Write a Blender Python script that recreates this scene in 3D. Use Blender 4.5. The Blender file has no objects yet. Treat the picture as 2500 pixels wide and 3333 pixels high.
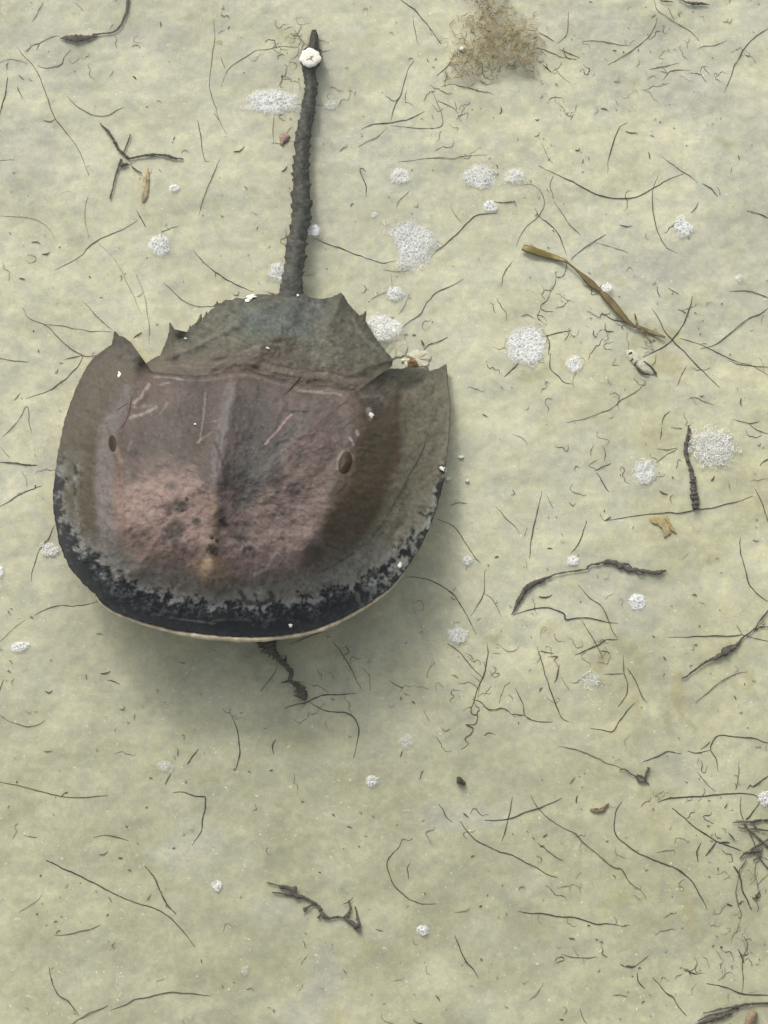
import bpy, math
import numpy as np

# ------------------------------------------------------------------ camera, sky, sun, exposure
SC = bpy.context.scene
COL = SC.collection
TILT = math.radians(17.0)      # the photographer looks down, a little forward
DIST = 1.25                    # metres from lens to sand in the middle of the frame
K = 0.5 / 2500.0               # metres per photo pixel at that distance
CAM = np.array([0.0, -DIST * math.sin(TILT), DIST * math.cos(TILT)])
FWD = np.array([0.0, math.sin(TILT), -math.cos(TILT)])
RGT = np.array([1.0, 0.0, 0.0])
UPV = np.array([0.0, math.cos(TILT), math.sin(TILT)])

cd = bpy.data.cameras.new('camera')
cam = bpy.data.objects.new('camera', cd)
COL.objects.link(cam)
cam.location = CAM
cam.rotation_euler = (TILT, 0, 0)
cd.sensor_fit = 'HORIZONTAL'
cd.angle = 2 * math.atan(0.25 / DIST)
cd.clip_start = 0.01
cd.clip_end = 400
SC.camera = cam

SUN_ELEV, SUN_AZ = math.radians(36), math.radians(-26)   # azimuth from +y, negative = to the left
world = bpy.data.worlds.new('World')
SC.world = world
world.use_nodes = True
wn = world.node_tree
bg = wn.nodes['Background']
sky = wn.nodes.new('ShaderNodeTexSky')
sky.sky_type = 'NISHITA'
sky.sun_disc = False
sky.sun_elevation = SUN_ELEV
sky.sun_rotation = SUN_AZ
sky.air_density = 1.0
sky.dust_density = 6.0
sky.ozone_density = 1.0
hs = wn.nodes.new('ShaderNodeHueSaturation')          # thin cloud greys the sky
hs.inputs['Saturation'].default_value = 0.30
wn.links.new(sky.outputs[0], hs.inputs['Color'])
wn.links.new(hs.outputs[0], bg.inputs[0])
bg.inputs[1].default_value = 0.195
sl = bpy.data.lights.new('sun', 'SUN')
sl.energy = 0.85
sl.angle = math.radians(7)
sl.color = (1.0, 0.96, 0.86)
sun = bpy.data.objects.new('sun', sl)
COL.objects.link(sun)
sun.rotation_euler = (math.pi / 2 - SUN_ELEV, 0, math.pi - SUN_AZ)
SC.view_settings.view_transform = 'Standard'
SC.view_settings.look = 'None'
SC.view_settings.exposure = 0.18
SC.view_settings.gamma = 1.0
SC.view_settings.use_curve_mapping = False

# ------------------------------------------------------------------ helpers
def P(px, py, z=0.0):
    """Where the sight line through a photo pixel meets the level z (metres)."""
    px = np.asarray(px, float); py = np.asarray(py, float); z = np.asarray(z, float)
    px, py, z = np.broadcast_arrays(px, py, z)
    u = (px - 1250.0) * K; v = (1666.5 - py) * K
    dx = u
    dy = FWD[1] * DIST + UPV[1] * v
    dz = FWD[2] * DIST + UPV[2] * v
    t = (z - CAM[2]) / dz
    return np.stack([CAM[0] + dx * t, CAM[1] + dy * t, z], -1)

def pix(x, y, z=0.0):
    """The inverse: photo pixel of a point."""
    rx = x - CAM[0]; ry = y - CAM[1]; rz = z - CAM[2]
    dep = ry * FWD[1] + rz * FWD[2]
    return 1250 + rx / dep * DIST / K, 1666.5 - (ry * UPV[1] + rz * UPV[2]) / dep * DIST / K

def ss(a, b, x):
    t = np.clip((np.asarray(x, float) - a) / (b - a), 0, 1)
    return t * t * (3 - 2 * t)

def _hash(i, j, s):
    h = (i.astype(np.int64) * 374761393 + j.astype(np.int64) * 668265263 + s * 974634777) & 0xffffffff
    h = ((h ^ (h >> 13)) * 1274126177) & 0xffffffff
    h = ((h ^ (h >> 16)) * 2246822519) & 0xffffffff
    return ((h ^ (h >> 15)) & 0xffffff) / float(0xffffff)

def vnoise(x, y, s=0):
    x = np.asarray(x, float); y = np.asarray(y, float)
    i = np.floor(x); j = np.floor(y)
    fx = x - i; fy = y - j
    fx = fx * fx * fx * (fx * (fx * 6 - 15) + 10); fy = fy * fy * fy * (fy * (fy * 6 - 15) + 10)
    a = _hash(i, j, s); b = _hash(i + 1, j, s); c = _hash(i, j + 1, s); d = _hash(i + 1, j + 1, s)
    return (a * (1 - fx) + b * fx) * (1 - fy) + (c * (1 - fx) + d * fx) * fy

def fbm(x, y, s=0, o=4):
    """Layered noise, about -1..1 with mean 0."""
    v = 0.0; a = 1.0; n = 0.0
    x = np.asarray(x, float); y = np.asarray(y, float)
    for k in range(o):
        v = v + a * (vnoise(x, y, s + k * 17) * 2 - 1); n += a
        x, y = 1.6 * x - 1.2 * y + 7.3, 1.2 * x + 1.6 * y + 3.1
        a *= 0.55
    return v / n * 1.6

def dist_poly(px, py, poly):
    px = np.asarray(px, float); py = np.asarray(py, float)
    best = np.full(px.shape, 1e9)
    for (ax, ay), (bx, by) in zip(poly[:-1], poly[1:]):
        vx, vy = bx - ax, by - ay
        t = np.clip(((px - ax) * vx + (py - ay) * vy) / (vx * vx + vy * vy + 1e-9), 0, 1)
        best = np.minimum(best, np.hypot(px - ax - t * vx, py - ay - t * vy))
    return best

def inside(px, py, poly):
    px = np.asarray(px, float); py = np.asarray(py, float)
    r = np.zeros(px.shape, bool)
    n = len(poly)
    for i in range(n):
        (ax, ay), (bx, by) = poly[i], poly[(i + 1) % n]
        if ay == by: continue
        c = ((ay > py) != (by > py)) & (px < (bx - ax) * (py - ay) / (by - ay) + ax)
        r ^= c
    return r

def resample(poly, n, closed=False):
    p = np.array(poly, float)
    if closed: p = np.vstack([p, p[:1]])
    l = np.r_[0, np.cumsum(np.hypot(*np.diff(p, axis=0).T))]
    t = np.linspace(0, l[-1], n + 1 if closed else n)
    q = np.stack([np.interp(t, l, p[:, k]) for k in range(p.shape[1])], -1)
    return q[:-1] if closed else q

def catmull(poly, sub=6):
    p = np.array(poly, float)
    if len(p) < 3: return resample(p, sub * 2 + 1)
    q = np.vstack([2 * p[0] - p[1], p, 2 * p[-1] - p[-2]])
    out = []
    for i in range(1, len(q) - 2):
        a, b, c, d = q[i - 1], q[i], q[i + 1], q[i + 2]
        for k in range(sub):
            t = k / sub
            out.append(0.5 * (2 * b + (c - a) * t + (2 * a - 5 * b + 4 * c - d) * t * t + (3 * b - a - 3 * c + d) * t ** 3))
    out.append(p[-1])
    return np.array(out)

def mesh_obj(name, verts, faces, mats, parent=None, origin=None, cols=None, midx=None, smooth=True, attrs=None):
    v = np.asarray(verts, float)
    if origin is None and parent is None:
        origin = np.array([v[:, 0].mean(), v[:, 1].mean(), v[:, 2].min()])
    elif origin is None:
        origin = np.zeros(3)
    me = bpy.data.meshes.new(name)
    me.from_pydata((v - origin).tolist(), [], [tuple(int(i) for i in f) for f in faces])
    for m in (mats if isinstance(mats, (list, tuple)) else [mats]): me.materials.append(m)
    if midx is not None: me.polygons.foreach_set('material_index', np.asarray(midx, np.int32))
    if smooth: me.polygons.foreach_set('use_smooth', np.ones(len(me.polygons), bool))
    if cols is not None:
        a = me.color_attributes.new('pigment', 'FLOAT_COLOR', 'POINT')
        c = np.ones((len(v), 4)); c[:, :3] = cols
        a.data.foreach_set('color', c.astype(np.float32).ravel())
    for an, av in (attrs or {}).items():
        a = me.attributes.new(an, 'FLOAT', 'POINT')
        a.data.foreach_set('value', np.asarray(av, np.float32))
    me.update()
    o = bpy.data.objects.new(name, me)
    COL.objects.link(o)
    if parent is None: o.location = origin
    else: o.parent = parent
    return o

def tag(o, label=None, cat=None, group=None, kind=None):
    if label: o['label'] = label
    if cat: o['category'] = cat
    if group: o['group'] = group
    if kind: o['kind'] = kind
    return o

def tube(pts, rad, sides=6, flat=1.0, rag=0.0, seed=0):
    """A tapering tube along pts; flat < 1 presses it down into a strap."""
    pts = np.asarray(pts, float); n = len(pts)
    rad = np.broadcast_to(np.asarray(rad, float), (n,))
    t = np.gradient(pts, axis=0)
    t /= np.linalg.norm(t, axis=1)[:, None] + 1e-12
    side = np.cross(t, [0, 0, 1.0]); side /= np.linalg.norm(side, axis=1)[:, None] + 1e-9
    up = np.cross(side, t)
    v = []
    for k in range(sides):
        a = 2 * math.pi * k / sides
        rk = rad if not rag else rad * np.maximum(0.25, 1 + rag * fbm(np.arange(n) * .23, np.full(n, seed + 1.9 * k), 15, 3))
        v.append(pts + side * (rk * math.cos(a))[:, None] + up * (rk * math.sin(a) * flat)[:, None])
    v = np.stack(v, 1).reshape(-1, 3)
    f = []
    for i in range(n - 1):
        for k in range(sides):
            k2 = (k + 1) % sides
            f.append((i * sides + k, i * sides + k2, (i + 1) * sides + k2, (i + 1) * sides + k))
    f.append(tuple(range(sides)))
    f.append(tuple((n - 1) * sides + k for k in reversed(range(sides))))
    return v, f

class Acc:
    def __init__(self): self.v = []; self.f = []; self.m = []; self.n = 0
    def add(self, v, f, m=0):
        self.v.append(np.asarray(v)); self.f += [tuple(i + self.n for i in q) for q in f]; self.m += [m] * len(f); self.n += len(v)
    def obj(self, name, mats, **kw):
        return mesh_obj(name, np.vstack(self.v), self.f, mats, midx=self.m, **kw)

RNG = np.random.default_rng(7)

# ------------------------------------------------------------------ materials
def new_mat(name):
    m = bpy.data.materials.new(name); m.use_nodes = True
    nt = m.node_tree
    return m, nt, nt.nodes, nt.links, nt.nodes['Principled BSDF']

def noise_node(nt, scale, detail=4, rough=0.55, vec=None):
    n = nt.nodes.new('ShaderNodeTexNoise'); n.inputs['Scale'].default_value = scale
    n.inputs['Detail'].default_value = detail; n.inputs['Roughness'].default_value = rough
    if vec is not None: nt.links.new(vec, n.inputs['Vector'])
    return n.outputs['Fac']

def ramp(nt, fac, stops):
    r = nt.nodes.new('ShaderNodeValToRGB'); nt.links.new(fac, r.inputs[0])
    e = r.color_ramp.elements
    while len(e) < len(stops): e.new(0.5)
    for q, (p, c) in zip(e, stops):
        q.position = p; q.color = (c, c, c, 1) if not isinstance(c, tuple) else c + (1,)
    return r.outputs[0]

def mix(nt, mode, fac, a, b):
    n = nt.nodes.new('ShaderNodeMix'); n.data_type = 'RGBA'; n.blend_type = mode
    for s, x in ((n.inputs[0], fac), (n.inputs[6], a), (n.inputs[7], b)):
        if isinstance(x, (int, float)): s.default_value = x
        elif isinstance(x, tuple): s.default_value = x + (1,)
        else: nt.links.new(x, s)
    return n.outputs[2]

def bump(nt, height, strength, dist, normal=None):
    b = nt.nodes.new('ShaderNodeBump'); b.inputs['Strength'].default_value = strength; b.inputs['Distance'].default_value = dist
    nt.links.new(height, b.inputs['Height'])
    if normal is not None: nt.links.new(normal, b.inputs['Normal'])
    return b.outputs[0]

def pos_of(nt):
    return nt.nodes.new('ShaderNodeNewGeometry').outputs['Position']

def attr(nt, name, out='Color'):
    a = nt.nodes.new('ShaderNodeAttribute'); a.attribute_name = name
    return a.outputs[out]

def mat_sand():
    m, nt, nd, lk, b = new_mat('sand_material')
    p = pos_of(nt)
    c = attr(nt, 'pigment')
    big = ramp(nt, noise_node(nt, 26, 5, 0.6, p), [(0.36, 0.90), (0.64, 1.09)])
    mid = ramp(nt, noise_node(nt, 120, 5, 0.62, p), [(0.32, 0.94), (0.68, 1.05)])
    fine = ramp(nt, noise_node(nt, 900, 3, 0.6, p), [(0.30, 0.93), (0.70, 1.06)])
    f2 = ramp(nt, noise_node(nt, 230, 4, 0.65, p), [(0.46, 0.0), (0.56, 1.0)])
    c = mix(nt, 'MIX', 0.40, c, mix(nt, 'MULTIPLY', 1.0, c, mix(nt, 'MIX', f2, (0.86, 0.865, 0.90), (1.09, 1.075, 1.0))))
    f3 = ramp(nt, noise_node(nt, 95, 5, 0.7, p), [(0.47, 0.0), (0.56, 1.0)])
    c = mix(nt, 'MIX', 0.28, c, mix(nt, 'MULTIPLY', 1.0, c, mix(nt, 'MIX', f3, (0.90, 0.91, 0.97), (1.07, 1.06, 0.97))))
    c = mix(nt, 'MULTIPLY', 1.0, c, big); c = mix(nt, 'MULTIPLY', 1.0, c, mid); c = mix(nt, 'MULTIPLY', 1.0, c, fine)
    # dark mineral and peat grains, thicker in some places than others
    g1 = ramp(nt, noise_node(nt, 620, 2, 0.5, p), [(0.655, 0.0), (0.72, 1.0)])
    g2 = ramp(nt, noise_node(nt, 30, 3, 0.6, p), [(0.42, 0.05), (0.66, 0.8)])
    gm = nt.nodes.new('ShaderNodeMath'); gm.operation = 'MULTIPLY'; lk.new(g1, gm.inputs[0]); lk.new(g2, gm.inputs[1])
    c = mix(nt, 'MIX', gm.outputs[0], c, (0.23, 0.215, 0.15))
    # pale shell grit
    w1 = ramp(nt, noise_node(nt, 410, 2, 0.5, p), [(0.69, 0.0), (0.76, 0.7)])
    c = mix(nt, 'MIX', w1, c, (0.62, 0.60, 0.50))
    lk.new(c, b.inputs['Base Color'])
    b.inputs['Roughness'].default_value = 0.95; b.inputs['Specular IOR Level'].default_value = 0.12
    n1 = bump(nt, noise_node(nt, 160, 5, 0.6, p), 0.14, 0.0014)
    lk.new(bump(nt, noise_node(nt, 1100, 3, 0.6, p), 0.2, 0.0004, n1), b.inputs['Normal'])
    return m

def mat_shell(name, rough=0.62, spec=0.25, grain=0.5, scale=420):
    m, nt, nd, lk, b = new_mat(name)
    p = pos_of(nt)
    c = attr(nt, 'pigment')
    f1 = ramp(nt, noise_node(nt, scale, 5, 0.65, p), [(0.28, 1 - grain * 0.5), (0.72, 1 + grain * 0.45)])
    c = mix(nt, 'MULTIPLY', 1.0, c, f1)
    lk.new(c, b.inputs['Base Color'])
    b.inputs['Roughness'].default_value = rough; b.inputs['Specular IOR Level'].default_value = spec
    n1 = bump(nt, noise_node(nt, 110, 5, 0.6, p), 0.16, 0.0018)
    lk.new(bump(nt, noise_node(nt, 700, 4, 0.6, p), 0.4, 0.0006, n1), b.inputs['Normal'])
    return m

def mat_plain(name, col, var=0.35, scale=300, rough=0.8, spec=0.15, bmp=0.0005):
    m, nt, nd, lk, b = new_mat(name)
    p = pos_of(nt)
    f = ramp(nt, noise_node(nt, scale, 4, 0.6, p), [(0.3, 1 - var), (0.7, 1 + var)])
    lk.new(mix(nt, 'MULTIPLY', 1.0, col, f), b.inputs['Base Color'])
    b.inputs['Roughness'].default_value = rough; b.inputs['Specular IOR Level'].default_value = spec
    lk.new(bump(nt, noise_node(nt, scale * 2, 3, 0.6, p), 0.4, bmp), b.inputs['Normal'])
    return m

def mat_film(name, col, scale=900, lo=0.35, hi=0.62, most=0.9, walls=0):
    """A thin film that thins out towards its ragged edge (attribute 'cover')."""
    m, nt, nd, lk, b = new_mat(name)
    p = pos_of(nt)
    b.inputs['Base Color'].default_value = col + (1,)
    b.inputs['Roughness'].default_value = 0.7
    tr = nd.new('ShaderNodeBsdfTransparent'); mx = nd.new('ShaderNodeMixShader')
    n = noise_node(nt, scale, 3, 0.6, p)
    a = nd.new('ShaderNodeMath'); a.operation = 'ADD'; lk.new(n, a.inputs[0]); lk.new(attr(nt, 'cover', 'Fac'), a.inputs[1])
    s = nd.new('ShaderNodeMath'); s.operation = 'SUBTRACT'; lk.new(a.outputs[0], s.inputs[0]); s.inputs[1].default_value = 0.5
    f = ramp(nt, s.outputs[0], [(lo, 0.0), (hi, most)])
    if walls:
        vo = nd.new('ShaderNodeTexVoronoi'); vo.feature = 'DISTANCE_TO_EDGE'; vo.inputs['Scale'].default_value = walls
        wv = nd.new('ShaderNodeVectorMath'); wv.operation = 'ADD'
        nn = nd.new('ShaderNodeTexNoise'); nn.inputs['Scale'].default_value = 700; lk.new(p, nn.inputs['Vector'])
        sc = nd.new('ShaderNodeVectorMath'); sc.operation = 'SCALE'; sc.inputs['Scale'].default_value = .0012
        lk.new(nn.outputs['Color'], sc.inputs[0]); lk.new(p, wv.inputs[0]); lk.new(sc.outputs[0], wv.inputs[1]); lk.new(wv.outputs[0], vo.inputs['Vector'])
        w = ramp(nt, vo.outputs['Distance'], [(0.04, 1.0), (0.22, 0.42)])
        mu = nd.new('ShaderNodeMath'); mu.operation = 'MULTIPLY'; lk.new(f, mu.inputs[0]); lk.new(w, mu.inputs[1]); f = mu.outputs[0]
    lk.new(f, mx.inputs[0]); lk.new(tr.outputs[0], mx.inputs[1]); lk.new(b.outputs[0], mx.inputs[2])
    lk.new(mx.outputs[0], nd['Material Output'].inputs['Surface'])
    return m

SAND = mat_sand()
TONES = {
    'k': mat_plain('dark_fibre', (0.048, 0.042, 0.029), rough=0.6, spec=0.2),
    'b': mat_plain('brown_fibre', (0.130, 0.102, 0.060)),
    'p': mat_plain('pale_fibre', (0.24, 0.22, 0.155)),
    'r': mat_plain('reddish_fibre', (0.085, 0.040, 0.030)),
    'g': mat_plain('grey_weed', (0.076, 0.067, 0.056)),
}
FOAM_FILM = mat_film('foam_film', (0.70, 0.72, 0.72), 900, 0.05, 0.60, 0.80, 420)
FOAM_LACE = mat_plain('foam_lace', (0.72, 0.72, 0.69), var=0.08, scale=500, rough=0.5, spec=0.3)
WHITE_SHELL = mat_plain('white_shell', (0.58, 0.57, 0.51), var=0.2, scale=600, rough=0.5)

# ------------------------------------------------------------------ the sand bed
SHADE_GROOVE = [(330, 1960), (290, 2060), (285, 2150), (310, 2215), (380, 2285), (490, 2335), (660, 2375), (860, 2400), (1010, 2385)]  # added groove whose relief imitates the edge of the crab's shadow
FW = P(np.array(SHADE_GROOVE)[:, 0], np.array(SHADE_GROOVE)[:, 1])[:, :2].tolist()

def gh(x, y):
    """Height of the sand at x, y (metres)."""
    x = np.asarray(x, float); y = np.asarray(y, float)
    fade = 1.0
    z = 0.0038 * fbm(x / 0.17, y / 0.17, 3, 3) + 0.0006 * fbm(x / 0.036, y / 0.022, 11, 3) + 0.00018 * fbm(x / 0.006, y / 0.006, 23, 2)
    d = dist_poly(x, y, FW)
    z = z - 0.0012 * np.exp(-(d / 0.013) ** 2) + 0.0005 * np.exp(-((d - 0.026) / 0.010) ** 2)
    return z

def on_sand(px, py, lift=0.0):
    q = P(px, py, 0.0)
    for _ in range(2):
        z = gh(q[..., 0], q[..., 1]) + lift
        q = P(px, py, z)
    return q

def T(tile, pts):
    """Photo pixels from the coordinates of a twelfth of the photo, enlarged."""
    ox = (0, 834, 1666)[tile // 10]; oy = (0, 833, 1666, 2499)[tile % 10]
    return [(ox + a / 1.989, oy + b / 1.989) for a, b in pts]

def axis(lo, hi, step, far):
    core = np.arange(lo, hi + step / 2, step)
    out = []; s = step; x = hi
    while x < far:
        s *= 1.35; x += s; out.append(x)
    neg = []; s = step; x = lo
    while x > -far:
        s *= 1.35; x -= s; neg.append(x)
    return np.r_[neg[::-1], core, out]

gx = axis(-0.33, 0.33, 0.0017, 60.0)
gy = axis(-0.42, 0.46, 0.0017, 60.0)
GX, GY = np.meshgrid(gx, gy)
nx, ny = len(gx), len(gy)
GZ = gh(GX, GY)
fl = ss(40, 3, np.maximum(np.abs(GX), np.abs(GY)))
GZ = GZ * fl
PX, PY = pix(GX, GY, 0.0)
near = (np.abs(PX - 1250) < 2500) & (np.abs(PY - 1666) < 3300)
PXc = np.where(near, PX, 1250 + 0 * PX); PYc = np.where(near, PY, 1666 + 0 * PY)
u, v = GX / 0.0002, GY / 0.0002
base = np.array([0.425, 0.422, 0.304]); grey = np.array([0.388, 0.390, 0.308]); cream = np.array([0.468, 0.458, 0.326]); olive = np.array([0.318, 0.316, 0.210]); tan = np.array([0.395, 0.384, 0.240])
C = np.broadcast_to(base, GX.shape + (3,)).copy()
def lay(c, m, rgb): return c * (1 - m[..., None]) + np.asarray(rgb) * m[..., None]
n1 = fbm(u / 420, v / 420, 5, 4); n2 = fbm(u / 150, v / 120, 9, 4); n3 = fbm(u / 55, v / 48, 31, 3)
C = lay(C, 0.85 * ss(0.0, 0.55, n1 + 0.35 * n2), grey)
C = lay(C, 0.75 * ss(0.05, 0.6, -n1 * 0.5 + 0.8 * n2), cream)
C = lay(C, 0.55 * ss(0.1, 0.7, n3), grey)
C = lay(C, 0.55 * ss(0.15, 0.7, -n3), cream)
# greyer silt at the top left; sand darker and more olive towards the bottom
C = lay(C, np.clip(0.50 * ss(1100, 200, PYc) * ss(1900, 300, PXc) * (0.6 + 0.6 * n2), 0, 0.7), grey)
C = lay(C, np.clip(0.55 * ss(1650, 2050, PXc) * ss(900, 1350, PYc) * ss(3200, 2700, PYc) * (0.75 + 0.7 * n2), 0, 0.8), tan)
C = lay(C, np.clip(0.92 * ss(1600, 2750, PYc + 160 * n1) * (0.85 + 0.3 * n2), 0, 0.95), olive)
STAINS = [  # thin films of brown algae on the sand: tile, line, width, strength
    (23, [(590, 930), (740, 750)], 34, .6), (23, [(680, 960), (800, 800)], 24, .5), (23, [(1110, 790), (1150, 930), (1175, 1050)], 34, .7),
    (23, [(915, 310), (920, 440)], 34, .45), (23, [(400, 470), (350, 600)], 20, .55), (23, [(480, 510), (420, 600)], 14, .5),
    (23, [(680, 660), (720, 720)], 20, .6), (23, [(840, 830), (880, 860)], 22, .5), (23, [(520, 1290), (560, 1300)], 24, .4), (23, [(190, 1060), (210, 1080)], 22, .4),
    (23, [(860, 160), (930, 200)], 36, .5), (23, [(230, 660), (300, 650)], 16, .5),
    (22, [(1060, 1080), (1075, 1250)], 44, .7), (22, [(1090, 1300), (1120, 1350), (1190, 1400)], 20, .8), (22, [(560, 880), (600, 950), (560, 1020)], 34, .7),
    (22, [(1420, 1080), (1435, 1160)], 22, .6), (22, [(1540, 1060), (1545, 1180)], 30, .6), (22, [(250, 740), (230, 770)], 46, .55), (22, [(800, 1220), (820, 1310)], 20, .6),
    (22, [(1010, 1330), (1010, 1370)], 24, .5), (22, [(700, 850), (760, 900), (820, 1090)], 60, .45), (22, [(600, 670), (620, 720)], 40, .4),
    (21, [(230, 760), (60, 810)], 34, .55), (21, [(950, 50), (965, 110)], 36, .5), (21, [(960, 690), (1040, 700)], 70, .7), (21, [(680, 160), (700, 180)], 30, .5),
    (21, [(590, 80), (600, 95)], 22, .5), (21, [(800, 560), (860, 500), (1060, 530)], 46, .6), (21, [(330, 690), (340, 730)], 14, .6),
    (20, [(1220, 920), (1300, 900), (1380, 960)], 26, .45), (20, [(790, 560), (800, 540)], 26, .4), (10, [(170, 230), (240, 260)], 34, .45),
    (22, [(930, 60), (1000, 140)], 10, .3), (12, [(1560, 820), (1480, 840)], 20, .5),
    (13, [(0, 0), (1, 1)], 1, .0), (13, [(530, 60), (640, 80)], 50, .4), (13, [(640, 1080), (720, 1170)], 22, .6), (13, [(470, 1560), (540, 1620)], 60, .5),
    (0, [(500, 330), (540, 350)], 18, .5), (0, [(940, 1330), (950, 1420)], 20, .45), (0, [(210, 1310), (215, 1390)], 12, .4),
]
for tl, ln, w, a in STAINS:
    d = dist_poly(PXc, PYc, T(tl, ln)) + 9 * n3 + 7 * fbm(u / 22, v / 22, 77, 2)
    C = lay(C, np.where(near, a * ss(w / 1.989 * 1.25, w / 1.989 * 0.7, d), 0), (0.325, 0.308, 0.180))
# grey smears of disturbed silt
for cx, cy, rx, ry, a in [(100, 520, 150, 130, .5), (470, 130, 160, 70, .5), (1060, 330, 60, 200, .45), (1050, 720, 60, 150, .4), (560, 960, 60, 60, .3), (2150, 880, 200, 60, .5), (2000, 1900, 300, 120, .3), (1500, 2660, 130, 60, .45),
                          (900, 2960, 110, 70, .35), (380, 1010, 60, 200, .2), (2250, 320, 150, 90, .4), (1850, 60, 180, 60, .4), (1050, 3180, 70, 90, .5), (1000, 3290, 80, 70, .4), (600, 2760, 160, 80, .35), (2250, 2520, 120, 70, .3)]:
    d = np.hypot((PXc - cx) / rx, (PYc - cy) / ry) + 0.35 * n2
    C = lay(C, np.where(near, a * ss(1.2, 0.3, d), 0), (0.335, 0.33, 0.285))
idx = np.arange(nx * ny).reshape(ny, nx)
F = np.stack([idx[:-1, :-1], idx[:-1, 1:], idx[1:, 1:], idx[1:, :-1]], -1).reshape(-1, 4)
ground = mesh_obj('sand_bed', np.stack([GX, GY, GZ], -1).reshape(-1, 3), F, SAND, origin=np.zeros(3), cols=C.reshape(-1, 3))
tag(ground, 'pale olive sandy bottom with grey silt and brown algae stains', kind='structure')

# ------------------------------------------------------------------ the horseshoe crab
OUTER = [(372, 1076), (363, 1122), (333, 1140), (300, 1168), (284, 1190), (262, 1232), (243, 1275), (226, 1320), (212, 1362), (200, 1412), (188, 1476), (179, 1540), (173, 1600),
         (173, 1655), (180, 1705), (192, 1765), (208, 1810), (226, 1846), (250, 1876), (272, 1902), (313, 1937), (331, 1962), (362, 1984), (405, 2004), (480, 2029), (562, 2050),
         (646, 2062), (715, 2069), (785, 2073), (857, 2073), (940, 2065), (1026, 2047), (1110, 2013), (1195, 1966), (1271, 1912), (1322, 1852), (1366, 1786), (1406, 1702),
         (1428, 1630), (1446, 1560), (1457, 1471), (1465, 1386), (1466, 1319), (1459, 1243), (1452, 1182)]
REAR_R = [(1444, 1196), (1420, 1200), (1399, 1207), (1393, 1189), (1382, 1197), (1360, 1196), (1345, 1204), (1330, 1196), (1300, 1200), (1271, 1198), (1240, 1216), (1210, 1238), (1180, 1260), (1157, 1274)]
HINGE = [(1157, 1274), (1110, 1268), (1068, 1254), (1025, 1256), (984, 1251), (930, 1240), (885, 1230), (850, 1215), (800, 1204), (760, 1208), (700, 1218), (646, 1223), (580, 1218), (511, 1213), (470, 1212)]
REAR_L = [(470, 1212), (456, 1200), (448, 1170), (440, 1140), (425, 1112), (405, 1098), (388, 1092)]
OUTLINE = OUTER + REAR_R[:-1] + HINGE + REAR_L[1:]
RIDGE_L = [(432, 1235), (415, 1310), (395, 1400), (385, 1480), (388, 1580), (398, 1680), (420, 1780), (450, 1850)]
RIDGE_R = [(1150, 1290), (1158, 1380), (1145, 1470), (1115, 1560), (1080, 1640), (1040, 1720), (1000, 1800)]
RIDGE_C = [(765, 1235), (742, 1330), (722, 1440), (708, 1560), (695, 1680), (688, 1780), (690, 1865)]

def rim_z(py): return 0.006 + 0.040 * ss(1120, 2080, py)

def g(d, w): return np.exp(-(d / w) ** 2)

FOLDS = [([(700, 1190), (760, 1172), (820, 1150), (880, 1135)], 9, .0016), ([(700, 1212), (780, 1196), (830, 1198), (875, 1222), (930, 1236)], 8, -.0030), ([(690, 1196), (790, 1185), (850, 1190), (920, 1222), (985, 1236)], 10, .0022),
         ([(500, 1220), (620, 1232), (720, 1230)], 9, .0012), ([(1000, 1262), (1080, 1275), (1150, 1290)], 9, .0012)]

def shell_z(px, py):
    px = np.asarray(px, float); py = np.asarray(py, float)
    d = dist_poly(px, py, OUTER)
    z = rim_z(py)
    f = 0.009 * ss(0, 120, d) + 0.035 * ss(75, 300, d) + 0.014 * ss(240, 560, d)
    z = z + f * (1 - 0.22 * ss(1420, 1210, py)) * (1 - 0.30 * ss(1500, 2000, py))
    z = z + 0.0042 * g(dist_poly(px, py, RIDGE_L), 34) + 0.0036 * g(dist_poly(px, py, RIDGE_R), 46)
    dc = dist_poly(px, py, RIDGE_C)
    z = z + 0.0034 * g(dc, 26) - 0.0022 * g(dc - 95, 42)
    z = z + 0.0030 * g(np.hypot(px - 690, py - 1868), 46)
    z = z + 0.0007 * fbm(px / 90, py / 90, 41, 3) * ss(20, 120, d) + 0.0005 * fbm(px / 26, py / 26, 43, 3) * ss(10, 60, d)
    for ln, w, a in FOLDS:
        z = z + a * g(dist_poly(px, py, ln), w)
    # hollow in the rear corners, where the hind shield swings
    z = z - 0.0045 * g(dist_poly(px, py, HINGE), 26)
    z = z - 0.007 * g(np.hypot((px - 1240) / 1.3, py - 1240), 42) - 0.006 * g(np.hypot(px - 470, py - 1195), 30)
    return z

def strokes(c, px, py, items):
    for ln, w, rgb, a in items:
        d = dist_poly(px, py, ln)
        m = 0.8 * a * ss(w * .9, w * 0.25, d + 2.0 * fbm(px / 14, py / 14, 91, 2))
        c = lay(c, m, rgb)
    return c

def blob(px, py, cx, cy, rx, ry, n, rot=0.0, soft=0.45):
    a = math.radians(rot); dx = px - cx; dy = py - cy
    q = np.hypot((dx * math.cos(a) + dy * math.sin(a)) / rx, (-dx * math.sin(a) + dy * math.cos(a)) / ry)
    return ss(1.0 + soft, 1.0 - soft, q + 0.45 * n)

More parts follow.
